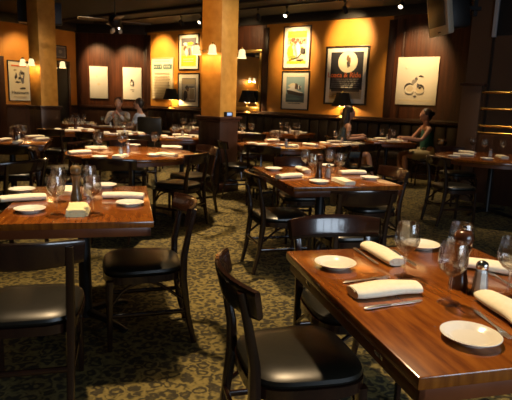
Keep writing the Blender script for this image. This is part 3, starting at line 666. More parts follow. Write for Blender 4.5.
# ceiling fan
q = (Fw + Rt * ((115 - 256) / F_PX) + Up * ((200 - 21) / F_PX)) * 9.2 + Vector((0, 0, EYE))
o = empty('ceiling_fan', (q.x, q.y, ZC), .4); tag(o, 'dark ceiling fan hanging near the panelled corner', 'fan'); dz = q.z - ZC
s = MB(); s.lathe([(.06, -.04), (.06, 0)], 'black', seg=16); s.lathe([(.014, dz + .1), (.014, -.03)], 'black', seg=10); s.build('rod', o)
s = MB(); s.lathe([(0, dz - .12), (.06, dz - .11), (.11, dz - .05), (.12, dz), (.10, dz + .07), (.03, dz + .11), (0, dz + .11)], 'iron', seg=20); s.build('motor', o)
for k in range(4):
    s = MB(); a = k * PI / 2; T = Matrix.Rotation(a, 4, 'Z') @ Matrix.Translation((0, 0, dz)) @ Matrix.Rotation(.2, 4, 'X')
    s.poly([(.10, -.03), (.2, -.06), (.60, -.075), (.63, -.04), (.63, .04), (.60, .075), (.2, .06), (.10, .03)], -.005, .005, 'fan_wood', T); s.build('blade', o)
s = MB()
for k in range(3): s.ball((.09 * math.cos(k * 2.1), .09 * math.sin(k * 2.1), dz - .17), (.035, .035, .045), 'paper', 10)
s.build('lamp_glass', o)
# ------------------------------------------------------------------ tables
A0 = math.radians(14.5); ZT = .7502
class Table:
    def __init__(t, kind, x, y, ang, label, short, grp):
        t.x, t.y, t.a, t.short = x, y, ang, short
        t.o = spawn(kind, (x, y, 0), ang, label, 'table', grp)
    def P(t, lx, ly, z=ZT):
        c, s = math.cos(t.a), math.sin(t.a); return Vector((t.x + c * lx - s * ly, t.y + s * lx + c * ly, z))
BUILD.update(t1=make_rect(.88, 1.05), t2=make_rect(.78, 1.085), t3=make_rect(.93, 1.17), t5=make_rect(.90, 1.02), tsq=make_rect(.76, .76), r4=make_round(.71), r9=make_round(.65), r12=make_round(.72))
G = 'dining tables'
T1 = Table('t1', .693, 1.745, A0, 'wooden table with white salt shaker in front of the curved chair back', 'front', G)
T2 = Table('t2', -1.031, 3.037, math.radians(14), 'wooden table with olive brown pepper mill and yellow folded napkin', 'mill', G)
T3 = Table('t3', .563, 4.526, math.radians(16), 'wooden table set between the front table and the round one', 'middle', G)
T4 = Table('r4', -1.42, 5.85, 0, 'round orange-lit wooden table between two chairs and the pillar', 'orange', 'round dining tables')
T5 = Table('t5', -3.19, 6.74, math.radians(16), 'wooden table standing before the far pillar', 'far', G)
T9 = Table('r9', .34, 7.62, 0, 'round wooden table beyond the middle table', 'round', 'round dining tables')
T12 = Table('r12', 3.07, 6.80, .3, 'dim round table in front of the brass rails', 'rail', 'round dining tables')
T11 = Table('t5b' if 't5b' in BUILD else 'tsq', 2.27, 9.22, RA + PI / 4, 'square table between the two seated women', 'women', G)
T10 = Table('tsq', 1.30, 8.10, A0, 'dark square table in front of the woman with long hair', 'dark', G)
T7 = Table('tsq', -2.22, 8.65, A0, 'square table set in front of the seated men', 'men', G)
T6 = Table('tsq', -3.18, 9.05, A0, 'square table beyond the far pillar table', 'beyond', G)
T6b = Table('tsq', -3.90, 11.35, A0, 'square table under the blank-looking pale canvas', 'canvas', G)
T7b = Table('tsq', -3.0, 10.55, 0, 'square table the man in white leans on', 'lean', G)
T8 = Table('tsq', -1.22, 8.35, A0, 'square table beside the panelled pillar base', 'base', G)
T8b = Table('tsq', -1.45, 10.85, RA + PI / 4, 'square table below the playbill and its lamp', 'playbill', G)
T13 = Table('tsq', -.30, 9.55, A0, 'square table behind the panelled pillar base below the mirror', 'mirror', G)
T14 = Table('tsq', .62, 10.55, RA, 'square table drawn up to the banquette under the ship picture', 'ship', G)

# ------------------------------------------------------------------ chairs
CH = 'dark wooden dining chairs'
def chair(rx, ry, face, label, back=.255):
    """rx,ry: middle of the back; face: unit direction the sitter looks"""
    f = Vector((face[0], face[1], 0)).normalized(); a = math.atan2(-f.x, f.y)
    return spawn('chair', Vector((rx, ry, 0)) + f * back, a, label, 'chair', CH)
ca, sa = math.cos(A0), math.sin(A0); EX, EY = (ca, sa), (-sa, ca)
chair(-.075, 1.745, (.966, .257), 'dark chair with black seat pulled half out beside the front table')
chair(-.925, 1.95, (-.25, .968), 'dark chair with its back to the viewer at the yellow-napkin table')
chair(-.40, 2.945, (-.955, -.296), 'dark chair turned sideways at the carpet side of the yellow-napkin table')
chair(-.62, 5.50, (-.91, .41), 'dark chair at the round orange table, nearer the viewer of two by the pillar')
chair(-.60, 6.40, (-.80, -.60), 'dark chair at the round orange table tucked close to the pillar')
chair(-1.36, 4.74, (-.06, 1), 'dark chair with its back to the bronze-coloured pepper mill at the round table')
chair(-2.36, 5.45, (.92, .35), 'dark chair on the far-pillar side of the round orange table')
chair(-1.70, 6.85, (.25, -.96), 'dark chair across the round orange table from the pepper mill')
chair(-.035, 4.17, (.957, .29), 'dark chair beside the middle table on the open carpet side')
chair(.40, 2.60, (.25, -.968), 'dark chair with shiny back rail between front and middle tables')
chair(.745, 3.475, (-.25, .968), 'dark chair tucked at the near end of the middle table')
chair(1.285, 4.80, (-.96, -.28), 'dark chair with tilted back rail on the stair side of the middle table')
chair(2.10, 6.10, (.978, .20), 'dark chair standing at the dim round table by the green-top woman')
chair(2.80, 7.66, (.25, -.97), 'dark chair across the dim round table, backing onto the brass rails')
chair(-2.72, 5.72, (-.2, .98), 'dark chair drawn up to the table before the far pillar')
chair(-2.18, 6.45, (-.95, .3), 'dark chair on the round-table side of the far pillar table')
chair(-.52, 7.35, (.95, .3), 'dark chair at the round table beyond, nearest the panelled pillar base')
chair(.05, 6.72, (.3, .95), 'dark chair at the round table beyond, backing onto the middle table')
chair(1.20, 7.15, (-.87, .5), 'dark chair at the round table beyond, beside the dark square table')
chair(.40, 5.42, (.2, -.98), 'dark chair at the far end of the middle table')
chair(-1.98, 4.42, (-.9, .45), 'dark chair standing alone between the far pillar table and the yellow-napkin table')
chair(1.66, 7.62, (-.6, .8), 'dark chair pushed under the dark square table')
chair(-1.70, 7.82, (-.5, .86), 'dark chair between the square tables below the seated men')
chair(-.66, 8.62, (-.97, -.25), 'dark chair at the square table touching the pillar base shade')
chair(-2.62, 8.05, (.25, .96), 'dark chair at the square table in front of the seated men')
chair(-3.35, 8.40, (.2, .97), 'dark chair at the square table beyond the far pillar table')
chair(-.10, 9.02, (-.25, .97), 'dark chair at the square table below the mirror')

# ------------------------------------------------------------------ table settings
NTH = ['first', 'second', 'third', 'fourth', 'fifth', 'sixth']
def put(kind, p, rz, label, cat, group=None): return spawn(kind, p, rz, label, cat, group)
def px_put(kind, a, b, label, cat, group=None, z=ZT):
    """lay a thing along the line from pixel a to pixel b of the photograph, on the tabletop"""
    p, q = at(a[0], a[1], z), at(b[0], b[1], z); d = q - p
    return put(kind, (p + q) / 2, math.atan2(d.y, d.x), label, cat, group)
def on(px, py): return at(px, py, ZT)
# --- the front table
put('plate', on(335, 266.5), 0, 'white bread plate beside the curved chair back on the front table', 'plate', 'bread plates')
put('plate', on(470, 340), 0, 'white bread plate at the near edge of the front table', 'plate', 'bread plates')
put('plate', on(421, 247.5), 0, 'white bread plate behind a wine glass on the front table', 'plate', 'bread plates')
px_put('napkin_wide', (341, 298), (427, 291), 'cream folded napkin in front of the round bread plate on the front table', 'napkin', 'folded napkins')
px_put('napkin', (361, 246), (404, 270), 'cream folded napkin slanting beside the shiny chair back on the front table', 'napkin', 'folded napkins')
px_put('napkin', (465, 267), (512, 274), 'cream folded napkin behind the salt shaker on the front table', 'napkin', 'folded napkins')
px_put('napkin_wide', (484, 299), (530, 333), 'cream folded napkin at the salt shaker side of the near bread plate', 'napkin', 'folded napkins')
px_put('knife', (358, 311), (426, 301), 'steel knife in front of the folded napkin on the front table', 'knife', 'knives')
px_put('fork', (337, 284), (394, 277), 'steel fork behind the folded napkin on the front table', 'fork', 'forks')
px_put('knife', (349, 246), (384, 269), 'steel knife beside the slanting napkin on the front table', 'knife', 'knives')
px_put('fork', (474, 311), (512, 341), 'steel fork beside the near bread plate on the front table', 'fork', 'forks')
px_put('fork', (512, 287), (492, 275), 'steel fork behind the salt shaker on the front table', 'fork', 'forks')
px_put('knife', (392, 251), (415, 266), 'steel knife under the wine glass by the hidden bread plate', 'knife', 'knives')
GL = 'wine glasses'
put('glass', on(404, 276), 0, 'wine glass beside the slanting napkin on the front table', 'wine glass', GL)
put('glass', on(448.5, 303), 0, 'wine glass standing in front of the pepper mill on the front table', 'wine glass', GL)
put('glass', on(457, 276), 0, 'wine glass standing behind the pepper mill on the front table', 'wine glass', GL)
put('glass', on(507, 296), 0, 'wine glass beyond the salt shaker on the front table', 'wine glass', GL)
put('salt', on(479, 294), .4, 'glass salt shaker with chrome cap on the front table', 'salt shaker', 'salt shakers')
put('mill_dark', on(458, 287), 0, 'dark turned pepper mill behind the wine glass on the front table', 'pepper mill')
for a in ((371.5, 341), (303, 270)):
    p = at(a[0], a[1], .715)
for ly in (-.30, .28):
    s = MB(); s.box((-.4225, ly, .692), (.006, .05, .014), 'chrome', .002); s.build('latch', T1.o)
# --- the yellow-napkin table
for px, py, l in ((30, 211.5, 'at the near corner'), (22, 191.5, 'at the far corner'), (130, 205, 'at the carpet corner'), (105, 187, 'behind the wine glasses at the chair side')):
    put('plate', on(px, py), 0, 'white bread plate %s of the yellow-napkin table' % l, 'plate', 'bread plates')
px_put('napkin', (-2, 202.5), (47, 199), 'cream rolled napkin between two bread plates on the yellow-napkin table', 'napkin', 'folded napkins')
px_put('napkin', (100, 198), (146.5, 198.5), 'cream rolled napkin on the chair side of the yellow-napkin table', 'napkin', 'folded napkins')
px_put('napkin_y', (77, 220), (79.5, 206), 'yellow folded napkin pointing at the near table edge', 'napkin', 'folded napkins')
px_put('napkin_soft', (63, 199), (69, 187), 'cream napkin pointing at the far table edge beside the bronze mill', 'napkin', 'folded napkins')
for px, py, l in ((57, 214, 'nearest the rolled napkin and the viewer'), (59.5, 201.5, 'nearest the rolled napkin, farther from the viewer'), (93, 213, 'on the chair side, nearer the viewer'), (89.5, 199, 'on the chair side, just behind the mill')):
    put('glass', on(px, py), 0, 'wine glass on the yellow-napkin table, ' + l, 'wine glass', GL)
put('mill_bronze', on(76.5, 199.5), 0, 'olive brown pepper mill standing between wine glasses', 'pepper mill')
put('salt', on(87, 196), .2, 'small glass salt shaker beside the olive brown mill', 'salt shaker', 'salt shakers')
px_put('knife', (86, 220), (90, 206), 'steel knife beside the yellow folded napkin', 'knife', 'knives')
px_put('fork', (65, 220), (69, 207), 'steel fork beside the yellow folded napkin', 'fork', 'forks')
px_put('fork', (101, 204), (138, 203), 'steel fork by the rolled napkin on the chair side', 'fork', 'forks')
# --- the middle table
for px, py, l in ((273.5, 170, 'at the open carpet corner'), (319, 183, 'at the near edge'), (369.5, 179, 'at the stair-side edge'), (326, 166.5, 'beyond the glasses')):
    put('plate', on(px, py), 0, 'white bread plate %s of the middle table' % l, 'plate', 'bread plates')
px_put('napkin', (272, 179.5), (306, 176.5), 'cream rolled napkin on the carpet side of the middle table', 'napkin', 'folded napkins')
px_put('napkin', (294, 168), (312, 175), 'cream folded napkin slanting behind the glasses on the middle table', 'napkin', 'folded napkins')
px_put('napkin_soft', (331, 179), (356, 187), 'cream folded napkin slanting in front of the shaker on the middle table', 'napkin', 'folded napkins')
px_put('napkin', (338, 174.5), (366.5, 174), 'cream rolled napkin on the stair side of the middle table', 'napkin', 'folded napkins')
for px, py, l in ((305, 172, 'at the carpet end of the row'), (312.5, 178.5, 'beside the wooden mill'), (329, 172, 'behind the shaker'), (338.5, 177, 'at the stair end of the row')):
    put('glass', on(px, py), 0, 'wine glass on the middle table, ' + l, 'wine glass', GL)
put('mill_dark', on(318.5, 178.5), 0, 'brown pepper mill among the glasses on the middle table', 'pepper mill')
put('salt', on(327.5, 178), 0, 'glass salt shaker beside the mill on the middle table', 'salt shaker', 'salt shakers')
# --- the round orange table
px_put('napkin', (67, 154.5), (92, 153), 'cream rolled napkin on the far-pillar side of the round orange table', 'napkin', 'folded napkins')
px_put('napkin_soft', (83, 149), (109, 148.5), 'cream napkin at the far rim of the round orange table', 'napkin', 'folded napkins')
px_put('napkin', (160, 148), (184, 149), 'cream napkin at the pillar-side rim of the round orange table', 'napkin', 'folded napkins')
px_put('napkin_soft', (155, 155), (179, 157), 'cream napkin nearest the two pillar chairs on the round orange table', 'napkin', 'folded napkins')
px_put('napkin_soft', (112, 160), (128, 155), 'cream napkin slanting at the near rim of the round orange table', 'napkin', 'folded napkins')
for px, py, l in ((154, 156, 'nearest the pillar chairs'), (100, 158, 'at the rim nearest the yellow napkin'), (134, 146, 'at the far rim')):
    put('plate', on(px, py), 0, 'white bread plate on the round orange table, ' + l, 'plate', 'bread plates')
for px, py, l in ((100, 151, 'beside the rolled napkin'), (97, 148.5, 'behind another by the rolled napkin'), (122, 151, 'beside the shaker'), (125, 149, 'just behind the shaker'), (155, 149, 'standing alone at the pillar side')):
    put('glass', on(px, py), 0, 'wine glass on the round orange table, ' + l, 'wine glass', GL)
put('salt', on(121, 157), 0, 'glass salt shaker on the round orange table', 'salt shaker', 'salt shakers')
put('salt', on(128, 152), 0, 'second glass shaker behind the salt on the round orange table', 'salt shaker', 'salt shakers')
# --- the far pillar table
for px, py, l in ((14, 143, 'beside the short brown mill'), (24, 141, 'at the pillar side'), (16.5, 140, 'farther back')):
    put('glass', on(px, py), 0, 'wine glass on the far pillar table, ' + l, 'wine glass', GL)
px_put('napkin', (29, 138), (41, 137.6), 'cream napkin at the far edge of the far pillar table', 'napkin', 'folded napkins')
px_put('napkin', (33, 141), (49, 139.6), 'cream napkin at the round-table edge of the far pillar table', 'napkin', 'folded napkins')
px_put('napkin', (-4, 142), (12, 140), 'cream napkin beyond the chair on the far pillar table', 'napkin', 'folded napkins')
px_put('napkin_wide', (12, 145), (24, 141.5), 'cream napkin slanting between the glasses on the far pillar table', 'napkin', 'folded napkins')
put('mill_dark', on(16, 143.4), 0, 'short brown mill among the glasses on the far pillar table', 'pepper mill')
put('salt', on(19, 142), 0, 'glass salt shaker on the far pillar table', 'salt shaker', 'salt shakers')
# --- the round table beyond
px_put('napkin', (247, 147.5), (274, 144.5), 'cream rolled napkin nearest the pillar on the round table beyond', 'napkin', 'folded napkins')
px_put('napkin', (299, 144.5), (322, 147), 'cream rolled napkin at the dark-square-table side of the round table beyond', 'napkin', 'folded napkins')
px_put('napkin_soft', (284, 148.8), (301, 145), 'cream napkin slanting at the near rim of the round table beyond', 'napkin', 'folded napkins')
px_put('napkin', (264, 141.5), (280, 141), 'cream napkin at the far rim of the round table beyond', 'napkin', 'folded napkins')
put('plate', on(252, 144), 0, 'white bread plate on the round table beyond, nearest the pillar', 'plate', 'bread plates')
put('plate', on(281, 145.5), 0, 'white bread plate on the round table beyond, by the shaker', 'plate', 'bread plates')
for px, py, l in ((272, 143.5, 'nearest the pillar'), (277, 145, 'second from the pillar'), (281, 142, 'farther back by the shaker'), (296, 144, 'standing apart from the cluster')):
    put('glass', on(px, py), 0, 'wine glass on the round table beyond, ' + l, 'wine glass', GL)
put('salt', on(286, 147), 0, 'glass salt shaker on the round table beyond', 'salt shaker', 'salt shakers')
# --- the dim round table
px_put('napkin', (450, 155), (477, 157), 'cream rolled napkin nearest the chair on the dim round table', 'napkin', 'folded napkins')
px_put('napkin', (459, 152.5), (475, 154.5), 'cream napkin beyond another at the chair side of the dim round table', 'napkin', 'folded napkins')
px_put('napkin_soft', (494, 155.5), (510, 160), 'cream napkin slanting beside the shaker on the dim round table', 'napkin', 'folded napkins')
put('plate', on(487, 159.5), 0, 'white bread plate in front of the shaker on the dim round table', 'plate', 'bread plates')
put('plate', on(454, 157), 0, 'white bread plate at the chair-side rim of the dim round table', 'plate', 'bread plates')
for px, py, l in ((472, 151.5, 'nearest the woman in green'), (483.5, 154, 'second from the woman in green'), (491, 150.5, 'behind the shaker'), (502, 154, 'nearest the end of the rails')):
    put('glass', on(px, py), 0, 'wine glass on the dim round table, ' + l, 'wine glass', GL)
put('salt', on(490, 157), 0, 'glass salt shaker on the dim round table', 'salt shaker', 'salt shakers')
# --- the small tables farther back: four covers each
def cover(T, name, half=.30, glasses=4, sides=(0, 1, 2, 3), mill=False):
    where = ['picture-wall side', 'doorway side', 'viewer side', 'stair side']
    for k in sides:
        a = k * PI / 2; c, s_ = math.cos(a), math.sin(a); w = where[k]
        put('napkin_soft' if k % 2 else 'napkin', T.P(-s_ * half * .92, c * half * .92), T.a + a + .04 * k, 'cream napkin on the %s of the %s' % (w, name), 'napkin', 'napkins on the ' + name)
        if k % 2 == 0: put('plate', T.P(-s_ * half * .82 + c * .20, c * half * .82 + s_ * .20), 0, 'white bread plate on the %s of the %s' % (w, name), 'plate', 'bread plates on the ' + name)
    q = .14 if glasses < 5 else .2
    sp = sorted((T.P(q * math.cos(k * 2 * PI / glasses + .5), q * .7 * math.sin(k * 2 * PI / glasses + .5)) for k in range(glasses)), key=lambda v: -v.x)
    for k, v in enumerate(sp): put('glass', v, 0, '%s wine glass from the stairs on the %s' % (('first second third fourth fifth sixth seventh').split()[k], name), 'wine glass', 'wine glasses on the ' + name)
    put('salt', T.P(.01, .02), 0, 'glass salt shaker on the ' + name, 'salt shaker', 'salt shakers')
    if mill: put('mill_dark', T.P(.02, -.045), 0, 'brown pepper mill on the ' + name, 'pepper mill')
cover(T10, 'dark table before the long-haired woman', glasses=2)
cover(T11, 'square table between the women', glasses=4, mill=True)
cover(T7, 'square table before the seated men', glasses=4)
cover(T6, 'square table beyond the far pillar table', glasses=4, mill=True)
cover(T6b, 'square table under the blank-looking canvas', glasses=3)
cover(T8, 'square table beside the panelled pillar base', glasses=4)
cover(T8b, 'square table below the playbill', glasses=4)
cover(T13, 'square table below the mirror', glasses=6)
cover(T14, 'square table under the ship picture', glasses=7)
cover(T7b, "white-shirted man's table", glasses=2, sides=(2, 3))

# ------------------------------------------------------------------ people
def skin_mesh(chains, extra=None, voxel=.011, mt='skin', levels=2):
    """chains: lists of (point, radius) that share their first point with an earlier chain; grown to one skin and fused"""
    bm = bmesh.new(); L = bm.verts.layers.skin.verify(); reg = {}
    def V(p, r):
        k = tuple(round(c, 4) for c in p)
        if k not in reg:
            v = bm.verts.new(p); v[L].radius = (r, r) if not isinstance(r, tuple) else r
            if not reg: v[L].use_root = True
            reg[k] = v
        return reg[k]
    for ch in chains:
        vs = [V(p, r) for p, r in ch]
        for a, b in zip(vs, vs[1:]):
            if a is not b and not bm.edges.get((a, b)): bm.edges.new((a, b))
    me = bpy.data.meshes.new('grow'); bm.to_mesh(me); bm.free()
    o = bpy.data.objects.new('grow', me); COL.objects.link(o)
    k = o.modifiers.new('s', 'SKIN'); k.use_smooth_shade = True; k = o.modifiers.new('u', 'SUBSURF'); k.levels = k.render_levels = levels
    dg = bpy.context.evaluated_depsgraph_get(); m1 = bpy.data.meshes.new_from_object(o.evaluated_get(dg)); bpy.data.objects.remove(o)
    bm = bmesh.new(); bm.from_mesh(m1)
    for l in list(bm.verts.layers.skin.values()) if hasattr(bm.verts.layers.skin, 'values') else []: bm.verts.layers.skin.remove(l)
    s = MB(); s.bm.free(); s.bm = bm
    if extra: extra(s)
    m2 = bpy.data.meshes.new('fuse'); bm.to_mesh(m2); bm.free()
    o = bpy.data.objects.new('fuse', m2); COL.objects.link(o)
    k = o.modifiers.new('r', 'REMESH'); k.mode = 'VOXEL'; k.voxel_size = voxel; k.use_smooth_shade = True
    k = o.modifiers.new('c', 'CORRECTIVE_SMOOTH') if False else o.modifiers.new('c', 'SMOOTH'); k.factor = .5; k.iterations = 2
    dg = bpy.context.evaluated_depsgraph_get(); m3 = bpy.data.meshes.new_from_object(o.evaluated_get(dg)); bpy.data.objects.remove(o)
    m3.materials.clear(); m3.materials.append(M[mt])
    for p in m3.polygons: p.use_smooth = True; p.material_index = 0
    return m3
def child(name, me, parent):
    o = bpy.data.objects.new(name, me); COL.objects.link(o); o.parent = parent; return o
def seated(label, loc, rz, hands, elbows, skin, hair, top, sleeve, legs, long_hair=False, bun=False, lean=0.0, turn=0.0, female=True, leg_len=1.0):
    """a seated person facing +y; hips over the origin at seat height"""
    Vv = Vector; hs = .155 if female else .185; k = 1.0
    pel = Vv((0, -.02, .53)); w1 = Vv((0, lean * .3, .70)); ch = Vv((0, lean * .7, .88)); nk = Vv((0, lean, 1.03)); nk2 = Vv((0, lean + .015, 1.10)); hd = Vv((0, lean + .03, 1.215))
    torso = [(pel, .125 if female else .135), (w1, .105 if female else .125), (ch, .118 if female else .14), (nk, .062), (nk2, .048), (hd - Vv((0, .01, .04)), .05)]
    chains = [torso]
    for sx in (-1, 1):
        sh = Vv((sx * hs, lean, .99)); el = Vv(elbows[sx]); ha = Vv(hands[sx]); fd = (ha - el).normalized()
        chains.append([(ch, .118), (Vv((sx * hs * .55, lean, 1.0)), .06), (sh, .050 if female else .058), (sh.lerp(el, .5), .042 if female else .048), (el, .034), (el.lerp(ha, .45), .034), (ha - fd * .03, .023), (ha, .028), (ha + fd * .055, .026)])
        # four fingers of their own lengths and a thumb that leaves the palm's side
        side = fd.cross(Vv((0, 0, 1))); side.normalize(); dn = Vv((0, 0, -1))
        base = ha + fd * .055
        for f_, (off, ln) in enumerate(((-.024, .055), (-.008, .066), (.008, .062), (.022, .048))):
            b0 = base + side * off * 1.05
            chains.append([(ha + fd * .055, .026), (b0 + fd * .012, .0088), (b0 + fd * ln * .55 + dn * .008, .0078), (b0 + fd * ln * .85 + dn * .028, .0066)])
        tb = ha + side * (-sx) * .028 + fd * .005
        chains.append([(ha, .028), (tb, .011), (tb + side * (-sx) * .018 + fd * .026, .0095), (tb + side * (-sx) * .016 + fd * .05 + dn * .01, .008)])
        hp = Vv((sx * .085, .0, .52)); kn = Vv(legs[sx][0]); an = Vv(legs[sx][1]); ft = (kn - hp); ft.z = 0; ft.normalize()
        chains.append([(pel, .125), (hp, .095), (hp.lerp(kn, .5), .080), (kn, .056), (kn.lerp(an, .35), .055), (kn.lerp(an, .75), .036), (an, .033), (an + ft * .06 + Vv((0, 0, -.035)), .035), (an + ft * .15 + Vv((0, 0, -.05)), .024)])
    ct, st = math.cos(turn), math.sin(turn)
    def H(x, y, z): return (hd.x + ct * x - st * y, hd.y + st * x + ct * y, hd.z + z)
    def head(s):
        n0 = len(s.bm.verts); s.ball((0, 0, 0), (.074, .094, .112), 'skin', 20); s.ball((0, .028, -.055), (.052, .062, .058), 'skin', 14)
        s.ball((0, .096, -.015), (.011, .016, .020), 'skin', 8); s.ball((0, .088, .002), (.009, .012, .020), 'skin', 8); s.ball((0, .086, -.055), (.024, .012, .007), 'skin', 8); s.ball((0, .088, -.066), (.020, .011, .006), 'skin', 8)
        for sx in (-1, 1): s.ball((sx * .074, -.005, -.012), (.010, .020, .030), 'skin', 8); s.ball((sx * .034, .078, .022), (.022, .012, .008), 'skin', 8)
        s.bm.verts.ensure_lookup_table()
        for v in list(s.bm.verts)[n0:]: v.co = Vector(H(*v.co))
    body = child('person', skin_mesh(chains, head, .0095, skin), None); body.location = loc; body.rotation_euler.z = rz; tag(body, label, 'person')
    s = MB()
    for sx in (-1, 1): s.ball(H(sx * .032, .082, .004), (.011, .007, .007), 'p_white', 10); s.ball(H(sx * .032, .0875, .004), (.0052, .003, .0052), 'hair', 8)
    s.build('eyes', body)
    # hair
    def hairs(s):
        n0 = len(s.bm.verts); s.ball((0, -.022, .026), (.084, .098, .102), 'hair', 20)
        if not bun and not long_hair: s.ball((0, -.05, -.01), (.076, .06, .08), 'hair', 14)
        if bun: s.ball((0, -.125, .035), (.045, .042, .045), 'hair', 14); s.ball((0, -.07, -.02), (.066, .05, .07), 'hair', 14)
        if long_hair:
            for q, r in (((0, -.06, -.05), (.088, .07, .12)), ((0, -.085, -.15), (.088, .06, .13)), ((.065, -.05, -.08), (.03, .05, .13)), ((-.065, -.05, -.08), (.03, .05, .13)), ((.05, -.07, -.24), (.05, .045, .09)), ((-.04, -.08, -.25), (.05, .045, .09))): s.ball(q, r, 'hair', 14)
        s.bm.verts.ensure_lookup_table()
        for v in list(s.bm.verts)[n0:]: v.co = Vector(H(*v.co))
        # the face stays free
        for v in list(s.bm.verts)[n0:]:
            pass
    s = MB(); hairs(s); me = bpy.data.meshes.new('hair'); s.bm.to_mesh(me); s.bm.free()
    o = bpy.data.objects.new('fuse', me); COL.objects.link(o); k_ = o.modifiers.new('r', 'REMESH'); k_.mode = 'VOXEL'; k_.voxel_size = .008
    k_ = o.modifiers.new('c', 'SMOOTH'); k_.factor = .5; k_.iterations = 3
    me = bpy.data.meshes.new_from_object(o.evaluated_get(bpy.context.evaluated_depsgraph_get())); bpy.data.objects.remove(o)
    # comb out what covers the face
    bm = bmesh.new(); bm.from_mesh(me)
    kill = []
    for v in bm.verts:
        d = v.co - hd; x = ct * d.x + st * d.y; y = -st * d.x + ct * d.y
        if y > .045 and d.z < .055 and abs(x) < .068: kill.append(v)
    bmesh.ops.delete(bm, geom=kill, context='VERTS'); bm.to_mesh(me); bm.free()
    for p in me.polygons: p.use_smooth = True
    me.materials.clear(); me.materials.append(M[hair]); child('hair', me, body)
    # clothes follow the body a little outside it
    r_ = lambda r: r + .012
    nb = .985 if sleeve else .955
    tch = [[(pel + Vv((0, 0, -.03)), .138 if female else .150), (w1, r_(.108 if female else .13)), (ch, r_(.121 if female else .145)), (Vv((0, lean, nb)), .085)]]
    for sx in (-1, 1):
        sh = Vv((sx * hs, lean, .99)); el = Vv(elbows[sx]); ha = Vv(hands[sx])
        if sleeve: tch.append([(ch, .13), (Vv((sx * hs * .55, lean, 1.0)), .072), (sh, .068), (sh.lerp(el, .5), .060), (sh.lerp(el, .85), .055)] + ([(el, .052), (el.lerp(ha, .5), .046), (el.lerp(ha, .8), .038)] if sleeve > 1 else []))
        else: tch.append([(ch, .13), (Vv((sx * hs * .62, lean, 1.0)), .062)])
    child('shirt' if sleeve else 'sleeveless_top', skin_mesh(tch, None, .012, top), body)
    lch = [[(pel + Vv((0, 0, -.02)), .142)]]
    for sx in (-1, 1):
        hp = Vv((sx * .085, .0, .52)); kn = Vv(legs[sx][0]); an = Vv(legs[sx][1])
        l = [(pel + Vv((0, 0, -.02)), .142), (hp, .107), (hp.lerp(kn, .5), .092), (hp.lerp(kn, .85), .074)]
        if leg_len > 1: l += [(kn, .070), (kn.lerp(an, .35), .067), (kn.lerp(an, .9), .052)]
        lch.append(l)
    child('trousers' if leg_len > 1 else 'shorts', skin_mesh(lch, None, .012, 'trousers' if leg_len > 1 else ('khaki' if bun else 'top_teal')), body)
    s = MB()
    for sx in (-1, 1):
        kn = Vv(legs[sx][0]); an = Vv(legs[sx][1]); ft = kn - Vv((sx * .085, 0, .52)); ft.z = 0; ft.normalize()
        s.sweep([an + ft * t + Vv((0, 0, z)) for t, z in ((-.045, -.055), (.03, -.05), (.10, -.062), (.185, -.072))], 'black', [.034, .042, .044, .026], [.030, .032, .024, .012], 12)
    s.build('shoes', body)
    return body
LEG = {-1: ((-.10, .43, .53), (-.10, .40, .095)), 1: ((.10, .43, .53), (.10, .42, .095))}
WIDE = {-1: ((-.13, .42, .53), (-.10, .30, .095)), 1: ((.13, .42, .53), (.14, .36, .095))}
# woman in green, facing across the table
pw = Vector((2.98, 9.20, 0))
seated('woman with bun in green sleeveless top leaning on the table', pw, math.radians(97), {-1: (-.13, .46, .81), 1: (.10, .44, .82)}, {-1: (-.21, .20, .80), 1: (.20, .20, .80)}, 'skin_d', 'hair_b', 'top_green', 0, {-1: ((-.09, .44, .53), (-.09, .38, .095)), 1: ((.13, .43, .53), (.10, .42, .095))}, bun=True, lean=.05)
chair(3.22, 9.16, (-.99, .12), 'dark chair the woman in green sits on', .24)
pl = Vector((1.47, 9.12, 0))
seated('woman with long dark hair and bare arm sitting by the lamp', pl, math.radians(-86), {-1: (-.05, .33, .83), 1: (.14, .30, .80)}, {-1: (-.20, .12, .79), 1: (.20, .05, .77)}, 'skin', 'hair', 'top_teal', 0, {-1: ((-.09, .44, .53), (-.08, .42, .095)), 1: ((.12, .44, .52), (.20, .52, .12))}, long_hair=True, lean=.06, turn=.1)
chair(1.23, 9.10, (.99, .07), 'dark chair the long-haired woman sits on', .24)
pm = Vector((-3.0, 11.30, 0))
seated('man in white shirt with hands raised near his chin', pm, math.radians(184), {-1: (-.04, .32, 1.0), 1: (.05, .33, 1.0)}, {-1: (-.20, .26, .80), 1: (.22, .26, .80)}, 'skin', 'hair_b', 'shirt_w', 2, WIDE, lean=.05, female=False, leg_len=2)
chair(-3.02, 11.54, (.07, -1), 'dark chair the man in white shirt sits on', .24)
pb = Vector((-2.34, 10.62, 0))
seated('man in pale blue shirt turned towards the man in white', pb, math.radians(86), {-1: (-.10, .40, .82), 1: (.08, .38, .82)}, {-1: (-.24, .15, .79), 1: (.24, .14, .79)}, 'skin', 'hair', 'shirt_b', 1, WIDE, lean=.06, female=False, leg_len=2)
chair(-2.10, 10.60, (-1, .07), 'dark chair the man in pale blue shirt sits on', .24)

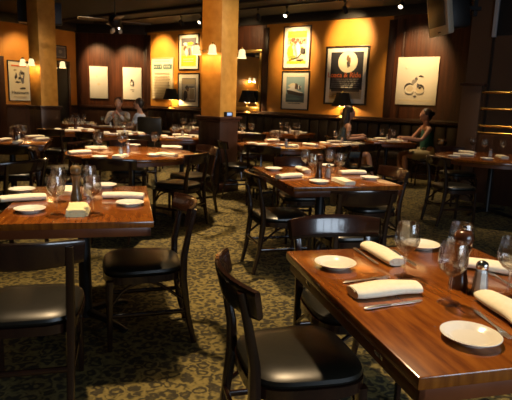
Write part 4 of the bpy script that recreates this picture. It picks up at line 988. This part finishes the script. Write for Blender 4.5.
# ------------------------------------------------------------------ light
wd = bpy.data.worlds.new('world'); sc.world = wd; wd.use_nodes = True
wd.node_tree.nodes['Background'].inputs['Color'].default_value = (.5, .5, .55, 1); wd.node_tree.nodes['Background'].inputs['Strength'].default_value = .02
WARM = (1, .66, .30)
def aim(o, target):
    o.rotation_euler = (Vector(target) - Vector(o.location)).to_track_quat('-Z', 'Y').to_euler()
def spot(name, p, target, watts, deg, blend=.5, col=WARM, r=.06):
    d = bpy.data.lights.new(name, 'SPOT'); d.energy = watts; d.spot_size = math.radians(deg); d.spot_blend = blend; d.color = col; d.shadow_soft_size = r
    o = bpy.data.objects.new(name, d); COL.objects.link(o); o.location = p; aim(o, target); return o
def point(name, p, watts, col=WARM, r=.03):
    d = bpy.data.lights.new(name, 'POINT'); d.energy = watts; d.color = col; d.shadow_soft_size = r
    o = bpy.data.objects.new(name, d); COL.objects.link(o); o.location = p; return o
for p in SC_LIGHTS: point('sconce_light', p, 2.0, (1, .60, .22))
for p in LAMPS:
    point('table_lamp_light', p + Vector((0, 0, .03)), 13.0, (1, .66, .26))
ART = dict(canvasA=(-12.75, 9.85, 1.9, 75), canvasB=(-11.95, 10.25, 1.9, 75), playbill=(-10.97, V0, 2.45, 80), yellow=(-9.97, V0, 2.5, 52), mirror=(-7.95, V0, 2.8, 16), race=(-6.6, V0, 2.5, 72), loaca=(-5.25, V0, 2.75, 75), bikes=(-3.75, V0, 2.2, 55))
for n, (u, v, z, w) in ART.items():
    t = W(u, v, z); p = W(u + .12, v - 1.05, 3.10); spot('picture_spot', p, t, w * 1.4, 62, .8)
spot('picture_spot', W(UL + 1.0, 7.6, 3.1), W(UL, 7.6, 2.1), 40, 70, .8)
# ceiling downlights over the tables
for T, w in ((T1, 165), (T2, 190), (T3, 210), (T4, 330), (T5, 120), (T9, 210), (T12, 55), (T7, 150), (T8, 160), (T13, 150), (T10, 45), (T14, 90), (T8b, 130), (T6, 130), (T11, 90)):
    spot('ceiling_downlight', (T.x - (.40 if T is T1 else .15), T.y + (.80 if T is T1 else .35), ZC - .03), (T.x, T.y, .75), w, 58, .9, (1, .70, .38), .08)
spot('pillar_fill', (2.35, 5.4, 3.2), (-.35, 7.6, 1.9), 210, 34, .8, (1, .90, .78))  # added fill light, no fixture: pales the near pillar's stair-side face
spot('pillar_fill', W(P2[0] - .4, P2[1] - 2.6, 3.25), W(P2[0], P2[1] - .2, 2.1), 52, 44, .8, (1, .52, .15))  # added warm fill without a fixture, evens out the sconce face
spot('pillar_fill', (-1.7, 8.0, 3.2), (-4.2, 9.9, 1.9), 75, 34, .8, (1, .82, .60))  # invented fill source that brightens the far pillar
# daylight from the street window behind the viewer
d = bpy.data.lights.new('window_daylight', 'AREA'); d.shape = 'RECTANGLE'; d.size = 3.2; d.size_y = 1.5; d.energy = 60; d.color = (.70, .84, 1.0)
o = bpy.data.objects.new('window_daylight', d); COL.objects.link(o); chair_e = spawn('easy', (-2.0, 9.80, 0), .05, 'dark upholstered high-backed chair in front of the man in pale blue', 'chair')
o.location = W(UR + .12, .9, 1.75); o.rotation_euler = (PI / 2, 0, RA + PI / 2)
